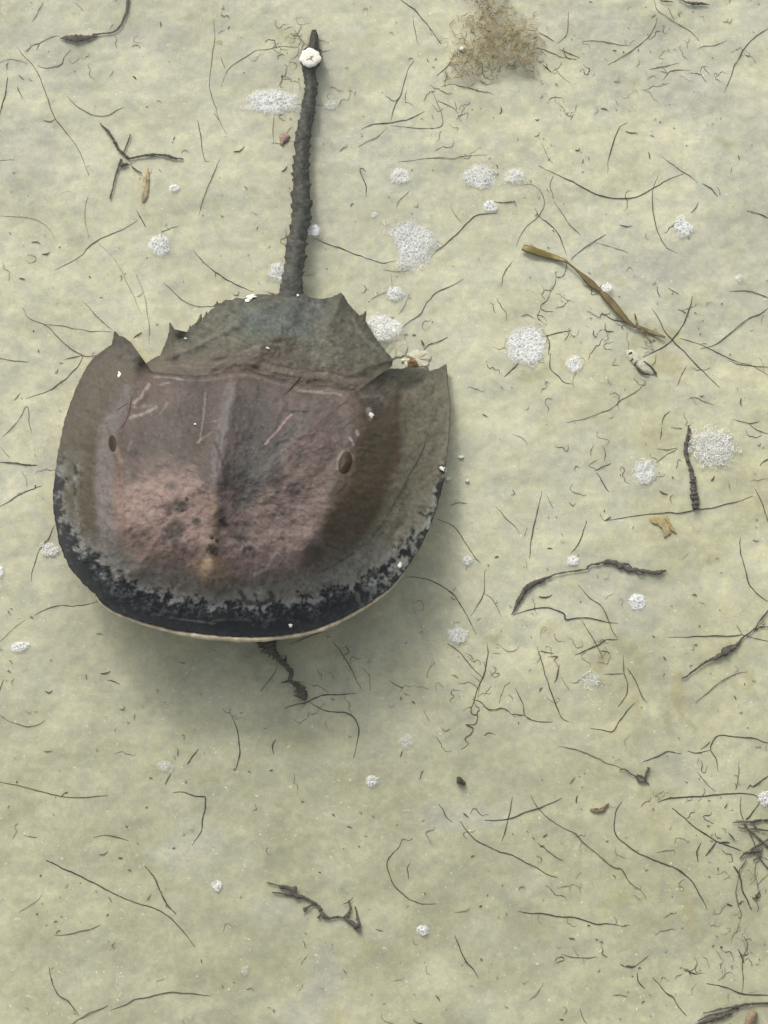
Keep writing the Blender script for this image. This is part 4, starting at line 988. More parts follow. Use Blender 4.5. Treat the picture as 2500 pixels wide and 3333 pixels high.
(23,'k',[14,16,14,13,16,12,8],'thick dark wavy fibre below the right edge root tangle',[[(1440,635),(1475,700),(1490,790),(1525,860),(1550,920)]]),
(23,'b',9,'thin wavy fibre left of the thick dark one below the root tangle',[[(1475,690),(1450,800),(1465,890),(1485,940),(1478,1000)]]),
(23,'b',8,'thread hanging from the root tangle right of the thick dark fibre',[[(1600,580),(1575,660),(1590,760),(1610,830),(1580,850),(1595,900),(1590,930)]]),
(23,'b',7,'thin thread slanting down right onto the kinked rising fibre',[[(1200,30),(1250,90),(1320,155)]]),
(23,'b',8,'thin upright thread above the kinked rising fibre',[[(1470,-30),(1465,80),(1445,140)]]),
(23,'k',11,'crooked dark twig at the right edge above the kinked fibre',[[(1680,40),(1600,95),(1560,120),(1540,110),(1520,140)]]),
(23,'b',9,'upright thread dropping from the kinked fibre to the root tangle',[[(1485,190),(1480,270),(1505,350)]]),
(23,'k',12,'short dark splinter crossing an upright thread, bottom right',[[(1465,1175),(1483,1220),(1505,1268)]]),
(23,'b',10,'long upright thread at the bottom right, crossed by a dark splinter',[[(1500,1090),(1525,1150),(1495,1230),(1490,1300),(1500,1380),(1485,1460)]]),
(23,'k',12,'dark fibre running level into the right edge at the bottom corner',[[(1260,1400),(1340,1412),(1410,1430),(1480,1460),(1560,1470),(1680,1473)]]),
(23,'k',10,'slanting fibre near the bottom edge, lower right',[[(910,1358),(960,1410),(1000,1460),(1045,1490),(1085,1550),(1135,1605)]]),
(23,'k',10,'short bent fibre under the dark knot near the bottom',[[(815,1325),(820,1380),(860,1435)]]),
(23,'k',10,'short fibre above the level one at the bottom right',[[(1110,1300),(1160,1325),(1205,1338)]]),
(23,'b',10,'level brown fibre in the brown stain near the bottom',[[(320,1210),(380,1225),(440,1230),(550,1225)]]),
(23,'g',[8,20,22,10],'small dark knot of weed near the bottom, right of middle',[[(735,1288),(755,1285),(775,1290),(800,1288)]]),
(23,'b',7,'thin thread rising right from the dark knot of weed',[[(800,1285),(840,1250),(885,1215)]]),
(23,'b',9,'crooked bit of fibre left of the dark knot of weed',[[(575,1150),(590,1180),(585,1200),(620,1230)],[(700,1270),(730,1290)]]),
(23,'p',8,'thin curved thread near the bottom, below the brown stain',[[(200,1395),(185,1430),(165,1460),(105,1510)]]),
(23,'b',8,'short thread at the bottom edge right of the middle',[[(440,1560),(460,1610),(490,1670)]]),
(23,'b',7,'tiny level thread near the bottom below the bent fibre',[[(655,1475),(700,1472),(750,1485)]]),
]
for tile, tone, w, label, lines in FIBRES:
    fibre('plant_fibre', label, 'fibre', GF, lines, tone, [w], tile)

# fibres lying on the crab itself
for tone, w, label, ln in [
    ('r', [4, 8, 7, 5, 5, 3], 'dark red fibre lying on the crab above its left eye', [(428, 1290), (424, 1318), (418, 1350), (404, 1382), (388, 1402)]),
    ('k', [3, 5, 3], 'short black splinter crossing the dark red fibre on the crab', [(380, 1336), (400, 1322), (416, 1314)]),
    ('k', [3, 4, 5, 4, 3], 'dark thread lying along the crab\'s right margin', [(1390, 1414), (1377, 1460), (1347, 1517), (1314, 1576)]),
    ('b', [3, 4, 3], 'short thread on the crab\'s right margin near the rear corner', [(1422, 1320), (1415, 1345), (1404, 1370)]),
    ('k', [5, 9, 8, 4], 'black crooked twig on the crab\'s hinge right of the middle', [(976, 1228), (958, 1250), (942, 1268), (928, 1282)]),
    ('k', [4, 6, 4], 'short fibre lying on the tip of the crab\'s left corner', [(436, 1100), (450, 1088), (461, 1081)]),
]:
    fibre('plant_fibre', label, 'fibre', 'fibres lying on the crab', [ln], tone, [w], None, True)

# ------------------------------------------------------------------ bigger pieces of weed
def weed(label, tile, lines, tone, flat=0.45, lift=0.001, ragged=.31):
    return fibre('seaweed_strand', label, 'seaweed', 'dark scraps of seaweed', [l for l, _ in lines], tone, [w for _, w in lines], tile, False, flat, 10, lift, ragged)

weed('brown weed leaf with a thin stalk curving up to the top edge', 0, [([(388, 250), (430, 245), (480, 247), (540, 243), (590, 236), (625, 225)], [6, 40, 66, 62, 46, 34, 14]), ([(600, 225), (680, 212), (740, 203), (775, 170), (800, 130), (815, 80), (825, 30), (830, -15)], [18, 12, 14, 16, 16, 20, 24, 28])], 'g', 0.22, .001, .22)
weed('dark forked weed shaped like a bent letter Y left of the tail', 0, [([(650, 795), (685, 835), (720, 880), (745, 930), (770, 970), (805, 1000), (842, 1030)], [5, 16, 24, 20, 18, 18, 24]), ([(840, 1022), (920, 1010), (1000, 1002), (1080, 1010), (1140, 1022), (1185, 1030)], [16, 18, 20, 20, 20, 12]), ([(845, 870), (825, 930), (800, 985)], [6, 10, 8]), ([(785, 1030), (760, 1100), (738, 1180), (713, 1285)], [18, 14, 10, 12]), ([(850, 1070), (880, 1100), (915, 1122)], [8, 10, 8]), ([(780, 1070), (830, 1060)], [22, 20])], 'g', 0.6)
weed('thick dark frayed stick leaning beside the lacy foam', None, [([(2241, 1387), (2239, 1425), (2232, 1455), (2238, 1495), (2248, 1525), (2254, 1555), (2257, 1585), (2262, 1621), (2265, 1655)], [4, 14, 11, 12, 14, 18, 22, 24, 22]), ([(2246, 1395), (2250, 1410)], [4, 3]), ([(2258, 1580), (2252, 1620), (2268, 1650)], [8, 10, 6])], 'g', 0.7)
weed('black seaweed strand with a thick ragged right end', 22, [([(0, 668), (15, 640), (40, 580), (70, 525), (110, 480), (180, 445), (260, 415), (340, 392), (420, 380), (480, 372), (500, 350), (570, 330), (640, 322), (700, 345), (760, 370), (830, 380), (900, 392), (950, 390), (1000, 378)], [5, 18, 38, 36, 30, 24, 12, 10, 9, 14, 12, 18, 30, 44, 38, 32, 26, 34, 10]), ([(700, 340), (750, 338), (780, 360)], [8, 14, 6]), ([(800, 385), (830, 405), (860, 400)], [8, 12, 6])], 'g', 0.4)
weed('knotted dark weed slanting up to the right edge', 22, [([(1680, 620), (1610, 700), (1570, 760), (1500, 810), (1450, 870), (1400, 895), (1320, 945), (1240, 980), (1160, 1040), (1098, 1080)], [8, 10, 10, 12, 22, 44, 22, 14, 10, 8]), ([(1380, 880), (1420, 865), (1455, 860)], [8, 14, 8]), ([(1570, 760), (1620, 740), (1660, 745)], [8, 8, 5])], 'g', 0.6)
weed('brown branching weed lying low in the middle of the sand', 13, [([(65, 740), (160, 765), (240, 785), (255, 825), (300, 840), (350, 862), (410, 905), (430, 950), (470, 972), (560, 970), (620, 1005), (672, 1050)], [5, 10, 24, 34, 20, 18, 24, 26, 14, 14, 28, 40]), ([(100, 805), (180, 815), (240, 820)], [6, 16, 20]), ([(600, 860), (610, 910), (590, 970)], [8, 16, 20]), ([(565, 970), (590, 950)], [14, 20]), ([(305, 920), (345, 900), (370, 880)], [20, 14, 8]), ([(400, 975), (420, 950)], [14, 12]), ([(560, 885), (600, 865), (625, 840)], [5, 7, 4]), ([(640, 900), (660, 990), (670, 1050)], [8, 14, 20])], 'g', 0.5)
weed('ragged brown weed strip trailing from under the crab\'s front', None, [([(868, 2080), (874, 2105), (888, 2130)], [56, 60, 30]), ([(885, 2120), (905, 2140), (920, 2155), (935, 2172), (948, 2188), (944, 2210), (952, 2222), (968, 2228), (978, 2246), (984, 2264), (998, 2279)], [26, 22, 22, 14, 18, 14, 12, 16, 24, 36, 10]), ([(932, 2132), (926, 2152)], [4, 12]), ([(892, 2125), (890, 2150)], [8, 4]), ([(945, 2215), (915, 2222)], [10, 4])], 'g', 0.35, 0.004)
weed('dark clump of tangled root right of the dark pebble, above the long rising fibre', 23, [([(690, 15), (730, 10), (770, 38), (810, 60)], [5, 8, 8, 10]), ([(885, 0), (870, 40), (862, 80), (890, 105)], [16, 16, 14, 6]), ([(800, 55), (830, 50), (860, 70), (850, 95), (815, 85), (810, 65)], [16, 18, 16, 12, 14, 10])], 'g', 0.7)
weed('smear of dark weed at the top edge near the right corner', 20, [([(1080, -8), (1130, 10), (1180, 22), (1230, 22), (1280, 30)], [10, 16, 28, 20, 6]), ([(960, 5), (1010, 8), (1050, 15)], [10, 16, 6])], 'g', 0.4)
weed('long dark blades in a bundle in the bottom right corner', 23, [([(1235, 1592), (1350, 1565), (1450, 1545), (1560, 1528), (1690, 1522)], [7, 12, 16, 18, 12]), ([(1205, 1640), (1290, 1600), (1370, 1582), (1480, 1552)], [8, 12, 14, 8]), ([(1150, 1690), (1230, 1650), (1300, 1628), (1360, 1610), (1425, 1585)], [14, 22, 26, 22, 16]), ([(1290, 1650), (1400, 1608), (1470, 1570)], [5, 8, 5])], 'g', 0.5)
weed('tangle of dark roots at the right edge near the bottom', 23, [([(1430, 353), (1490, 350), (1570, 346), (1690, 338)], [6, 15, 15, 12]), ([(1500, 365), (1560, 420), (1610, 470), (1680, 525)], [14, 12, 14, 10]), ([(1475, 590), (1510, 555), (1560, 545), (1620, 540)], [8, 18, 22, 12]), ([(1540, 540), (1600, 500), (1680, 450)], [12, 14, 12]), ([(1620, 520), (1600, 570), (1560, 600)], [10, 12, 8]), ([(1590, 565), (1650, 640), (1690, 680)], [8, 10, 8]), ([(1460, 385), (1520, 395), (1600, 400), (1690, 412)], [6, 10, 12, 8]), ([(1560, 365), (1590, 400)], [8, 12]), ([(1640, 500), (1690, 560)], [8, 8]), ([(1520, 600), (1480, 660), (1470, 700)], [10, 8, 7]), ([(1400, 420), (1420, 440), (1445, 470)], [5, 8, 5]), ([(1610, 800), (1575, 845), (1560, 840)], [6, 18, 8]), ([(1540, 420), (1570, 480), (1580, 540)], [6, 6, 6])], 'g', 0.7)

# olive eelgrass blade with its brown stem
def strap(pts, tile, widths, thick, lift, mat, name, curl=0.0, parent=None, origin=None):
    q = catmull(T(tile, pts) if tile is not None else pts, 8)
    t = np.linspace(0, 1, len(q)); w = np.interp(t, np.linspace(0, 1, len(widths)), widths) * K / 2
    c = on_sand(q[:, 0], q[:, 1], lift + 0.0008 * np.sin(t * 9))
    tg = np.gradient(c, axis=0); tg /= np.linalg.norm(tg, axis=1)[:, None]
    sd = np.cross(tg, [0, 0, 1.0]); sd /= np.linalg.norm(sd, axis=1)[:, None]
    cols = []
    for k, (a, h) in enumerate([(-1, 0), (-.5, .0002 + curl), (0, curl), (.5, .0002 + curl), (1, 0), (.5, -thick), (0, -thick), (-.5, -thick)]):
        cols.append(c + sd * (w * a * (1 + .06 * fbm(t * 25, t * 0 + k, 6, 2)))[:, None] + np.array([0, 0, h + .0002]))
    V = np.stack(cols, 1); n = len(q); m = 8
    idx = np.arange(n * m).reshape(n, m); nx_ = np.roll(idx, -1, 1)
    F = np.stack([idx[:-1], nx_[:-1], nx_[1:], idx[1:]], -1).reshape(-1, 4).tolist() + [list(idx[0][::-1]), list(idx[-1])]
    return mesh_obj(name, V.reshape(-1, 3), F, mat, parent=parent, origin=origin)
OLIVE = mat_plain('eelgrass_material', (0.135, 0.105, 0.022), var=.25, scale=200, rough=.45, spec=.35)
OLIVE2 = mat_plain('old_eelgrass_material', (0.125, 0.095, 0.038), var=.3, scale=240, rough=.6)
STEM = mat_plain('eelgrass_stem_material', (0.16, 0.125, 0.068), var=.3, scale=240, rough=.7)
eo = on_sand(1860., 868.)
eel = bpy.data.objects.new('eelgrass', None); COL.objects.link(eel); eel.location = eo; eel.empty_display_size = .01
tag(eel, 'olive blade of eelgrass with a square cut end, trailing brown leaf and stem', 'eelgrass')
strap([(1702, 805), (1740, 818), (1790, 834), (1830, 846), (1850, 856)], None, [25, 30, 24, 16, 9], .0003, .0022, OLIVE, 'leaf_blade', .0003, eel, eo)
strap([(1846, 853), (1870, 874), (1892, 893), (1912, 912), (1932, 930), (1953, 946), (1962, 955), (1990, 985), (2015, 1015), (2040, 1043), (2070, 1066)], None, [9, 8, 12, 22, 26, 18, 14, 23, 25, 24, 16, 10], .0003, .0026, OLIVE2, 'leaf_blade', .0003, eel, eo)
strap([(2066, 1060), (2095, 1072), (2130, 1085), (2165, 1098)], None, [12, 16, 14, 8], .0004, .0020, STEM, 'stem', .0003, eel, eo)
strap([(2075, 1062), (2070, 1040), (2066, 1020)], None, [5, 7, 4], .0003, .0020, STEM, 'stem', .0002, eel, eo)
strap([(2085, 1072), (2105, 1090), (2120, 1115)], None, [9, 8, 5], .0003, .0020, STEM, 'stem', .0002, eel, eo)

# flat scraps
def scrap(name, label, cat, outline, mat, thick=.0006, lift=.0009, group=None, dome=0.0, n=36, jit=1.2, sharp=False):
    o = resample(outline if sharp else catmull(outline + outline[:1], 4)[:-1], n, True)
    o = o + jit * RNG.normal(size=o.shape)
    c = o.mean(0)
    V = []
    for s, h in [(1.0, -lift), (1.0, 0), (.94, thick * .7), (.6, thick + dome * .6), (.2, thick + dome)]:
        q = c + (o - c) * s
        V.append(on_sand(q[:, 0], q[:, 1], lift + h + (0.0002 * RNG.normal(size=n) if 0 < s < .9 else 0)))
    V = np.vstack(V)
    F = [(k * n + i, k * n + (i + 1) % n, (k + 1) * n + (i + 1) % n, (k + 1) * n + i) for k in range(4) for i in range(n)] + [tuple(4 * n + i for i in range(n))]
    ob = mesh_obj(name, V, F, mat)
    if sum(p.normal.z * p.area for p in ob.data.polygons) < 0: ob.data.flip_normals()
    return tag(ob, label, cat, group)
TAN = mat_plain('tan_leaf', (0.315, 0.255, 0.130), var=.22, scale=220, rough=.8)
TANS = mat_plain('tan_stick_material', (0.35, 0.295, 0.18), var=.3, scale=260, rough=.9)
ROSE = mat_plain('rose_pebble_material', (0.27, 0.19, 0.145), var=.25, scale=400)
DARKP = mat_plain('dark_pebble_material', (0.055, 0.055, 0.042), var=.4, scale=400)
BROWNP = mat_plain('brown_pebble_material', (0.215, 0.165, 0.105), var=.2, scale=300)
GL = 'golden brown leaf scraps'
scrap('leaf_scrap', 'broad golden brown leaf scrap left of the narrow one under the level fibre', 'leaf', T(22, [(890, 40), (930, 22), (975, 30), (1000, 60), (1020, 100), (1030, 140), (985, 170), (975, 110), (940, 80), (905, 70)]), TAN, .0004, group=GL, sharp=True, n=48, jit=.6)
scrap('leaf_scrap', 'narrow golden brown leaf scrap with a dark tip under the thick dark stick', 'leaf', T(22, [(995, 15), (1010, 40), (1035, 80), (1065, 140), (1035, 125), (1010, 80), (990, 40)]), TAN, .0004, group=GL, sharp=True, n=48, jit=.6)
scrap('plant_scrap', 'tan upright stick lying under the forked weed', 'stick', T(0, [(930, 1100), (945, 1082), (962, 1090), (968, 1180), (958, 1250), (945, 1300), (915, 1305), (920, 1200)]), TANS, .0007, .0004, dome=.0004)
scrap('pebble', 'small rose-brown pebble left of the tail', 'pebble', T(10, [(150, 890), (165, 865), (205, 868), (215, 890), (200, 910), (180, 925), (170, 942), (155, 935)]), ROSE, .0008, .0006, dome=.0005)
scrap('pebble', 'small dark angular pebble in the lower middle of the sand', 'pebble', T(13, [(1300, 60), (1320, 58), (1352, 90), (1352, 108), (1335, 112), (1310, 100), (1298, 95)]), DARKP, .003, dome=.0008, jit=.5)
scrap('pebble', 'rounded brown pebble cut off by the bottom edge near the right corner', 'pebble', [(2434, 3300), (2446, 3288), (2462, 3293), (2465, 3312), (2455, 3335), (2440, 3356), (2424, 3352), (2424, 3325)], BROWNP, .003, dome=.002, jit=.5)
scrap('plant_scrap', 'brown scrap of bark right of the straight rising fibre, lower right', 'bark', T(23, [(505, 265), (540, 258), (580, 262), (600, 248), (628, 228), (612, 255), (590, 285), (550, 292), (510, 282)]), mat_plain('bark_material', (.20, .16, .095), var=.3), .0008)

FLAKE = mat_plain('sandy_flake_material', (.43, .42, .31), var=.25, scale=260)
GFL = 'sandy flakes behind the crab'
scrap('sand_flake', 'pale sandy flake standing in the notch behind the crab, beside the foam lump', 'flake', [(1252, 1153), (1266, 1118), (1282, 1086), (1307, 1073), (1320, 1111), (1328, 1136), (1316, 1157), (1273, 1170)], FLAKE, .0002, .0008, GFL, dome=.0002, sharp=True, jit=2.2)
scrap('sand_flake', 'pale sandy flake close above the crab\'s right corner', 'flake', [(1303, 1176), (1330, 1150), (1358, 1136), (1385, 1142), (1402, 1153), (1396, 1187), (1360, 1194), (1324, 1193)], FLAKE, .0002, .0006, GFL, dome=.0002, sharp=True, jit=2.2)
scrap('plant_scrap', 'rusty brown bit beside the sandy flakes above the crab\'s right corner', 'plant scrap', [(1326, 1172), (1342, 1168), (1360, 1180), (1352, 1192), (1330, 1190)], mat_plain('rusty_bit_material', (.15, .085, .04), var=.4), .0008, .0025)

# pale husk with dark edge marks
ho = on_sand(2085., 1170.)
husk = bpy.data.objects.new('husk', None); COL.objects.link(husk); husk.location = ho; husk.empty_display_size = .005
tag(husk, 'pale pointed husk with black edge marks below the cross of fibres', 'husk')
hp = [(2036, 1143), (2052, 1137), (2068, 1146), (2085, 1163), (2106, 1178), (2126, 1200), (2137, 1217), (2122, 1220), (2100, 1216), (2080, 1198), (2062, 1184), (2046, 1168)]
hb = scrap('body', None, None, hp, mat_plain('husk_material', (.43, .41, .315), var=.3, scale=350), .0007, .0005, dome=.0005, jit=.9, sharp=True)
hb.parent = husk; hb.location = hb.location - husk.location
for ln, w in [([(2046, 1154), (2053, 1149), (2058, 1146)], 7), ([(2053, 1175), (2060, 1168), (2066, 1164)], 6), ([(2064, 1192), (2072, 1178), (2082, 1170)], 7), ([(2072, 1196), (2082, 1207), (2096, 1216), (2112, 1218)], 9), ([(2096, 1176), (2112, 1188), (2126, 1202), (2136, 1217)], 7), ([(2128, 1206), (2137, 1219)], 9)]:
    q = catmull(ln, 5); r = w * K / 2 * (0.5 + .5 * np.sin(np.linspace(.2, 2.9, len(q))))
    v, f = tube(on_sand(q[:, 0], q[:, 1], .0014), r, 6, .5)
    mesh_obj('edge_mark', v, f, TONES['k'], parent=husk, origin=ho)

# ------------------------------------------------------------------ foam
def foam(label, cx, cy, rx, ry, lace=1.0, film=0.5, rot=0.0, bite=None, lift=0.0, on=False, bub=1.0):
    """A flat raft of foam: a thin film with bubble walls and curled threads of froth on it."""
    a = math.radians(rot); ca, sa = math.cos(a), math.sin(a)
    seed = hash_label(label) % 500
    rx, ry = rx * 1.14, ry * 1.14
    if rx < 27: film *= .82
    def put(ex, ey, h):
        x = cx + ex * rx * ca - ey * ry * sa; y = cy + ex * rx * sa + ey * ry * ca
        if on:
            return P(x, y, top_z(x, y) + h + lift)
        return on_sand(x, y, h + lift)
    def cover(ex, ey):
        r = np.hypot(ex, ey) + 0.16 * fbm(ex * 2.2 + seed, ey * 2.2, 7, 3)
        c = ss(1.15, .55, r)
        if bite:
            bx, by, br = bite
            c = c * ss(br * .8, br * 1.15, np.hypot(ex - bx, ey - by) + .08 * fbm(ex * 4, ey * 4, 8, 2))
        return c
    nr, na = 9, 36
    rr = np.linspace(1.18, 0, nr); aa = np.linspace(0, 2 * math.pi, na, endpoint=False)
    EX = rr[:, None] * np.cos(aa)[None]; EY = rr[:, None] * np.sin(aa)[None]
    cov = cover(EX, EY)
    h = 0.0006 + 0.0007 * cov + 0.0003 * fbm(EX * 5 + seed, EY * 5, 9, 2) * cov
    V = put(EX, EY, h).reshape(-1, 3)
    F = [(k * na + i, k * na + (i + 1) % na, (k + 1) * na + (i + 1) % na, (k + 1) * na + i) for k in range(nr - 1) for i in range(na)]
    acc = Acc(); acc.add(V, F, 0)
    cv = [((cov - 1) * 0.85 + film - .02).ravel()]
    rg = np.random.default_rng(seed)
    n = int(lace * rx * ry / 46)
    for _ in range(n):
        for _try in range(8):
            ex, ey = rg.uniform(-1, 1, 2)
            if rg.uniform() < cover(np.array(ex), np.array(ey)) ** 1.2: break
        else: continue
        L = rg.uniform(5, 13) if rx > 25 else rg.uniform(3, 7)
        if rg.uniform() < .33 * bub:      # the wall of a burst bubble
            R = rg.uniform(4, 9) if rx > 25 else rg.uniform(2, 4)
            tt = np.linspace(0, rg.uniform(3.5, 6.2), 9) + rg.uniform(0, 6)
            x = R * np.cos(tt); y = R * np.sin(tt)
        else:
            th0 = rg.uniform(0, 6.28); tt = np.linspace(0, 1, 6); k = rg.uniform(-2.2, 2.2)
            x = L * np.cumsum(np.cos(th0 + k * tt)) / 6; y = L * np.cumsum(np.sin(th0 + k * tt)) / 6
        X = ex + (x * ca + y * sa) / rx; Y = ey + (-x * sa + y * ca) / ry
        r = rg.uniform(.6, 1.25) * K * np.sin(np.linspace(.5, 2.64, len(X)))
        hh = 0.0010 + .0006 * cover(np.array(ex), np.array(ey)) + rg.uniform(0, .0004)
        v, f = tube(put(X, Y, hh), r, 4, .8)
        acc.add(v, f, 1); cv.append(np.zeros(len(v)))
    o = acc.obj('foam_patch', [FOAM_FILM, FOAM_LACE], attrs={'cover': np.concatenate(cv)})
    return tag(o, label, 'foam', 'white patches of foam')

foam('wide white foam patch touching the left of the upper tail', 884, 331, 92, 42, .55, .62)
foam('small faint foam patch right of the upper tail', 1078, 341, 24, 20, .5, .35)
foam('small oval foam patch below the crossing fibres right of the tail', 1303, 571, 36, 28, .35, .62)
foam('broad foam patch joined to a lesser one at its right, upper middle', 1562, 571, 64, 42, .7, .55)
foam('foam patch joined to the right end of a broader one, upper middle', 1677, 572, 42, 27, .55, .5)
foam('big foam patch with a notch bitten out of its lower left', 1328, 795, 92, 84, .9, .62, 20, (-.72, .62, .62))
foam('smooth white disc of foam against the right of the tail', 1018, 750, 23, 20, .12, .95, lift=.004)
foam('small smooth foam patch at the end of the short level dark fibre', 1598, 672, 24, 19, .12, .7)
foam('foam patch left of the lower half of the tail, above the crab\'s left', 520, 798, 38, 36, .3, .6)
foam('tiny smooth foam dot left of the middle of the tail', 568, 612, 17, 13, .2, .85)
foam('crescent-shaped bright foam patch at the upper right', 2227, 735, 30, 36, .7, .75, -10, (.9, -.7, .7))
foam('foam patch tucked against the left foot of the tail', 905, 888, 32, 34, .4, .55)
foam('foam patch in the sand above the right of the hind shield', 1286, 957, 30, 23, .3, .65)
foam('bright foam lump at the right edge of the hind shield', 1238, 1067, 58, 44, 1.3, .85, 8, lift=.004)
foam('large round foam patch under the olive blade', 1708, 1122, 62, 66, .55, .72)
foam('lesser round foam patch right of the large round one', 1870, 1183, 31, 30, .4, .55)
foam('lacy net-like foam patch right of the thick dark stick', 2325, 1452, 78, 68, 1.5, .42, -10, bub=1.7)
foam('pale lacy foam patch left of the thick dark stick', 2100, 1540, 42, 44, .6, .52)
foam('small foam patch with bubbles beside the crab\'s left front', 162, 1788, 32, 26, .9, .5, bub=2)
foam('foam patch cut by the left edge beside the crab', -2, 1860, 16, 24, .4, .7)
foam('small foam patch near the left edge below the crab', 63, 2106, 34, 17, .3, .72, -12)
foam('small square white foam patch right of the crab\'s front', 1523, 1824, 16, 15, .2, .95)
foam('small round foam patch above the black seaweed strand', 1866, 1823, 20, 20, .3, .75)
foam('squarish white foam patch below the black seaweed strand', 2076, 1960, 26, 27, .4, .9)
foam('glossy foam patch with a bright spot below the crab\'s right front', 1490, 2068, 36, 30, .7, .5)
foam('faint smooth foam patch low in the middle', 1322, 2414, 24, 30, .1, .36)
foam('white foam dot left of the dark pebble', 1212, 2541, 21, 20, .3, .75)
foam('white foam dot right of the long lower left fibre', 706, 2884, 19, 19, .3, .72)
foam('white foam dot below the C-shaped fibre', 1376, 3029, 22, 18, .35, .75)
foam('foam patch cut by the right edge beside the kinked fibre', 2494, 2600, 26, 26, .5, .65)
foam('cream foam patch under the root tangle', 1918, 2212, 38, 28, .3, .3)
foam('faint small foam patch right of the large upper right sand, near the knotted fibre', 2406, 904, 14, 16, .2, .5)
foam('faint foam streak below the crab\'s left front near the short slanting fibres', 532, 2492, 28, 22, .15, .3)
foam('small foam patch over the middle of the eelgrass leaf', 1976, 935, 20, 16, .3, .72, lift=.002)
foam('faint foam dot above the long arched fibre at the bottom', 796, 3160, 15, 18, .2, .4)
foam('white foam speck beside the lower of the tail\'s left foot', 1218, 698, 12, 10, .2, .55)
foam('faint pale foam smear at the bottom, left of the long upright thread', 390, 3200, 20, 60, .06, .2)

# white chips of shell, on the crab and beside it
def chip(label, cx, cy, rx, ry, h=.0012, rot=0):
    n = 12; aa = np.linspace(0, 2 * math.pi, n, endpoint=False)
    rg = np.random.default_rng(hash_label(label) % 999); w = 1 + .22 * rg.normal(size=n)
    rx, ry = rx * .82, ry * .82
    ca, sa = math.cos(math.radians(rot)), math.sin(math.radians(rot))
    V = []
    for s, z in [(1, -.0004), (1, h * .4), (.75, h * .9), (.3, h)]:
        ex, ey = rx * s * w * np.cos(aa), ry * s * w * np.sin(aa)
        x = cx + ex * ca - ey * sa; y = cy + ex * sa + ey * ca
        V.append(P(x, y, top_z(np.full(n, cx), np.full(n, cy)) * 0.4 + top_z(x, y) * 0.6 + z + .0003))
    F = [(k * n + i, k * n + (i + 1) % n, (k + 1) * n + (i + 1) % n, (k + 1) * n + i) for k in range(3) for i in range(n)] + [tuple(3 * n + i for i in range(n))]
    o = mesh_obj('shell_chip', np.vstack(V), F, WHITE_SHELL, smooth=False)
    return tag(o, label, 'shell chip', 'white chips of shell')
chip('white chip on the left edge of the hind shield at a fibre\'s end', 817, 966, 24, 11, .0022, -12)
chip('lesser white chip just below the one at the fibre\'s end', 806, 978, 11, 7)
chip('small pale disc on the foot of the tail', 968, 921, 13, 10, .0055)
chip('tiny white chip below the pale disc on the tail', 970, 961, 7, 4)
chip('white chip on the crab\'s left side below its corner', 388, 1219, 8, 12)
chip('white chip on the crab\'s black margin at the right front', 1301, 1839, 11, 9)
chip('tiny pale ring-like chip on the black margin at front middle', 946, 2036, 8, 6)
chip('small white bit floating beside the crab\'s right margin, uppermost', 1499, 1487, 10, 8)
chip('white bit on the edge of the crab\'s right margin', 1442, 1526, 15, 9, .0015, 20)
chip('white bit just below the one on the right margin\'s edge', 1458, 1559, 13, 9, .0015)
chip('small white bit right of the crab\'s margin, beside the pair', 1521, 1566, 8, 7)
chip('white chip in the hollow behind the crab\'s right shoulder', 1208, 1352, 8, 12)
chip('tiny white bit on the upper tail', 1011, 330, 7, 4, .005, 20)
chip('tiny white bit on the lower tail', 968, 817, 5, 4, .005, 40)
chip('tiny white chip at the hinge near the reddish spot', 872, 1133, 8, 4, .0012, 20)
chip('tiny white chip on the left part of the hind shield\'s edge', 604, 1101, 6, 4)
chip('tiny white chip on the crab\'s upper left plate', 635, 1380, 5, 4)
chip('white chip at the upper left of the brown algae tuft', 1505, 158, 13, 9, .004, -30)
chip('white chip at the lower right of the brown algae tuft', 1666, 204, 12, 8, .004, 30)

# ------------------------------------------------------------------ brown algae tuft at the top
ALG_FILM = mat_film('algae_film', (0.30, 0.25, 0.135), 420, .24, .74, .5)
ALG = mat_plain('algae_threads', (0.29, 0.235, 0.12), var=.25); ALG2 = mat_plain('pale_algae_threads', (0.42, 0.36, 0.235), var=.15)
ALGO = [(1540, -40), (1625, -40), (1650, 30), (1690, 70), (1740, 75), (1735, 130), (1745, 170), (1735, 215), (1650, 225), (1570, 218), (1500, 235), (1470, 215), (1475, 150), (1520, 110), (1545, 60)]
def alg_cover(x, y):
    d = dist_poly(x, y, ALGO + ALGO[:1]) * np.where(inside(x, y, ALGO), 1, -1)
    return ss(-36, 40, d + 26 * fbm(x / 40, y / 40, 95, 3))
xs, ys = np.meshgrid(np.arange(1420, 1800, 7.0), np.arange(-70, 290, 7.0))
cvr = alg_cover(xs, ys)
hz = .0006 + .0075 * cvr * (0.8 + .35 * fbm(xs / 35, ys / 35, 96, 3))
V = on_sand(xs, ys, hz); V = V.reshape(-1, 3)
ii = np.arange(xs.size).reshape(xs.shape)
F = np.stack([ii[1:, :-1], ii[1:, 1:], ii[:-1, 1:], ii[:-1, :-1]], -1).reshape(-1, 4).tolist()
acc = Acc(); acc.add(V, F, 0); cv = [((cvr - 1) * .9 + .48).ravel()]
rg = np.random.default_rng(5); k = 0
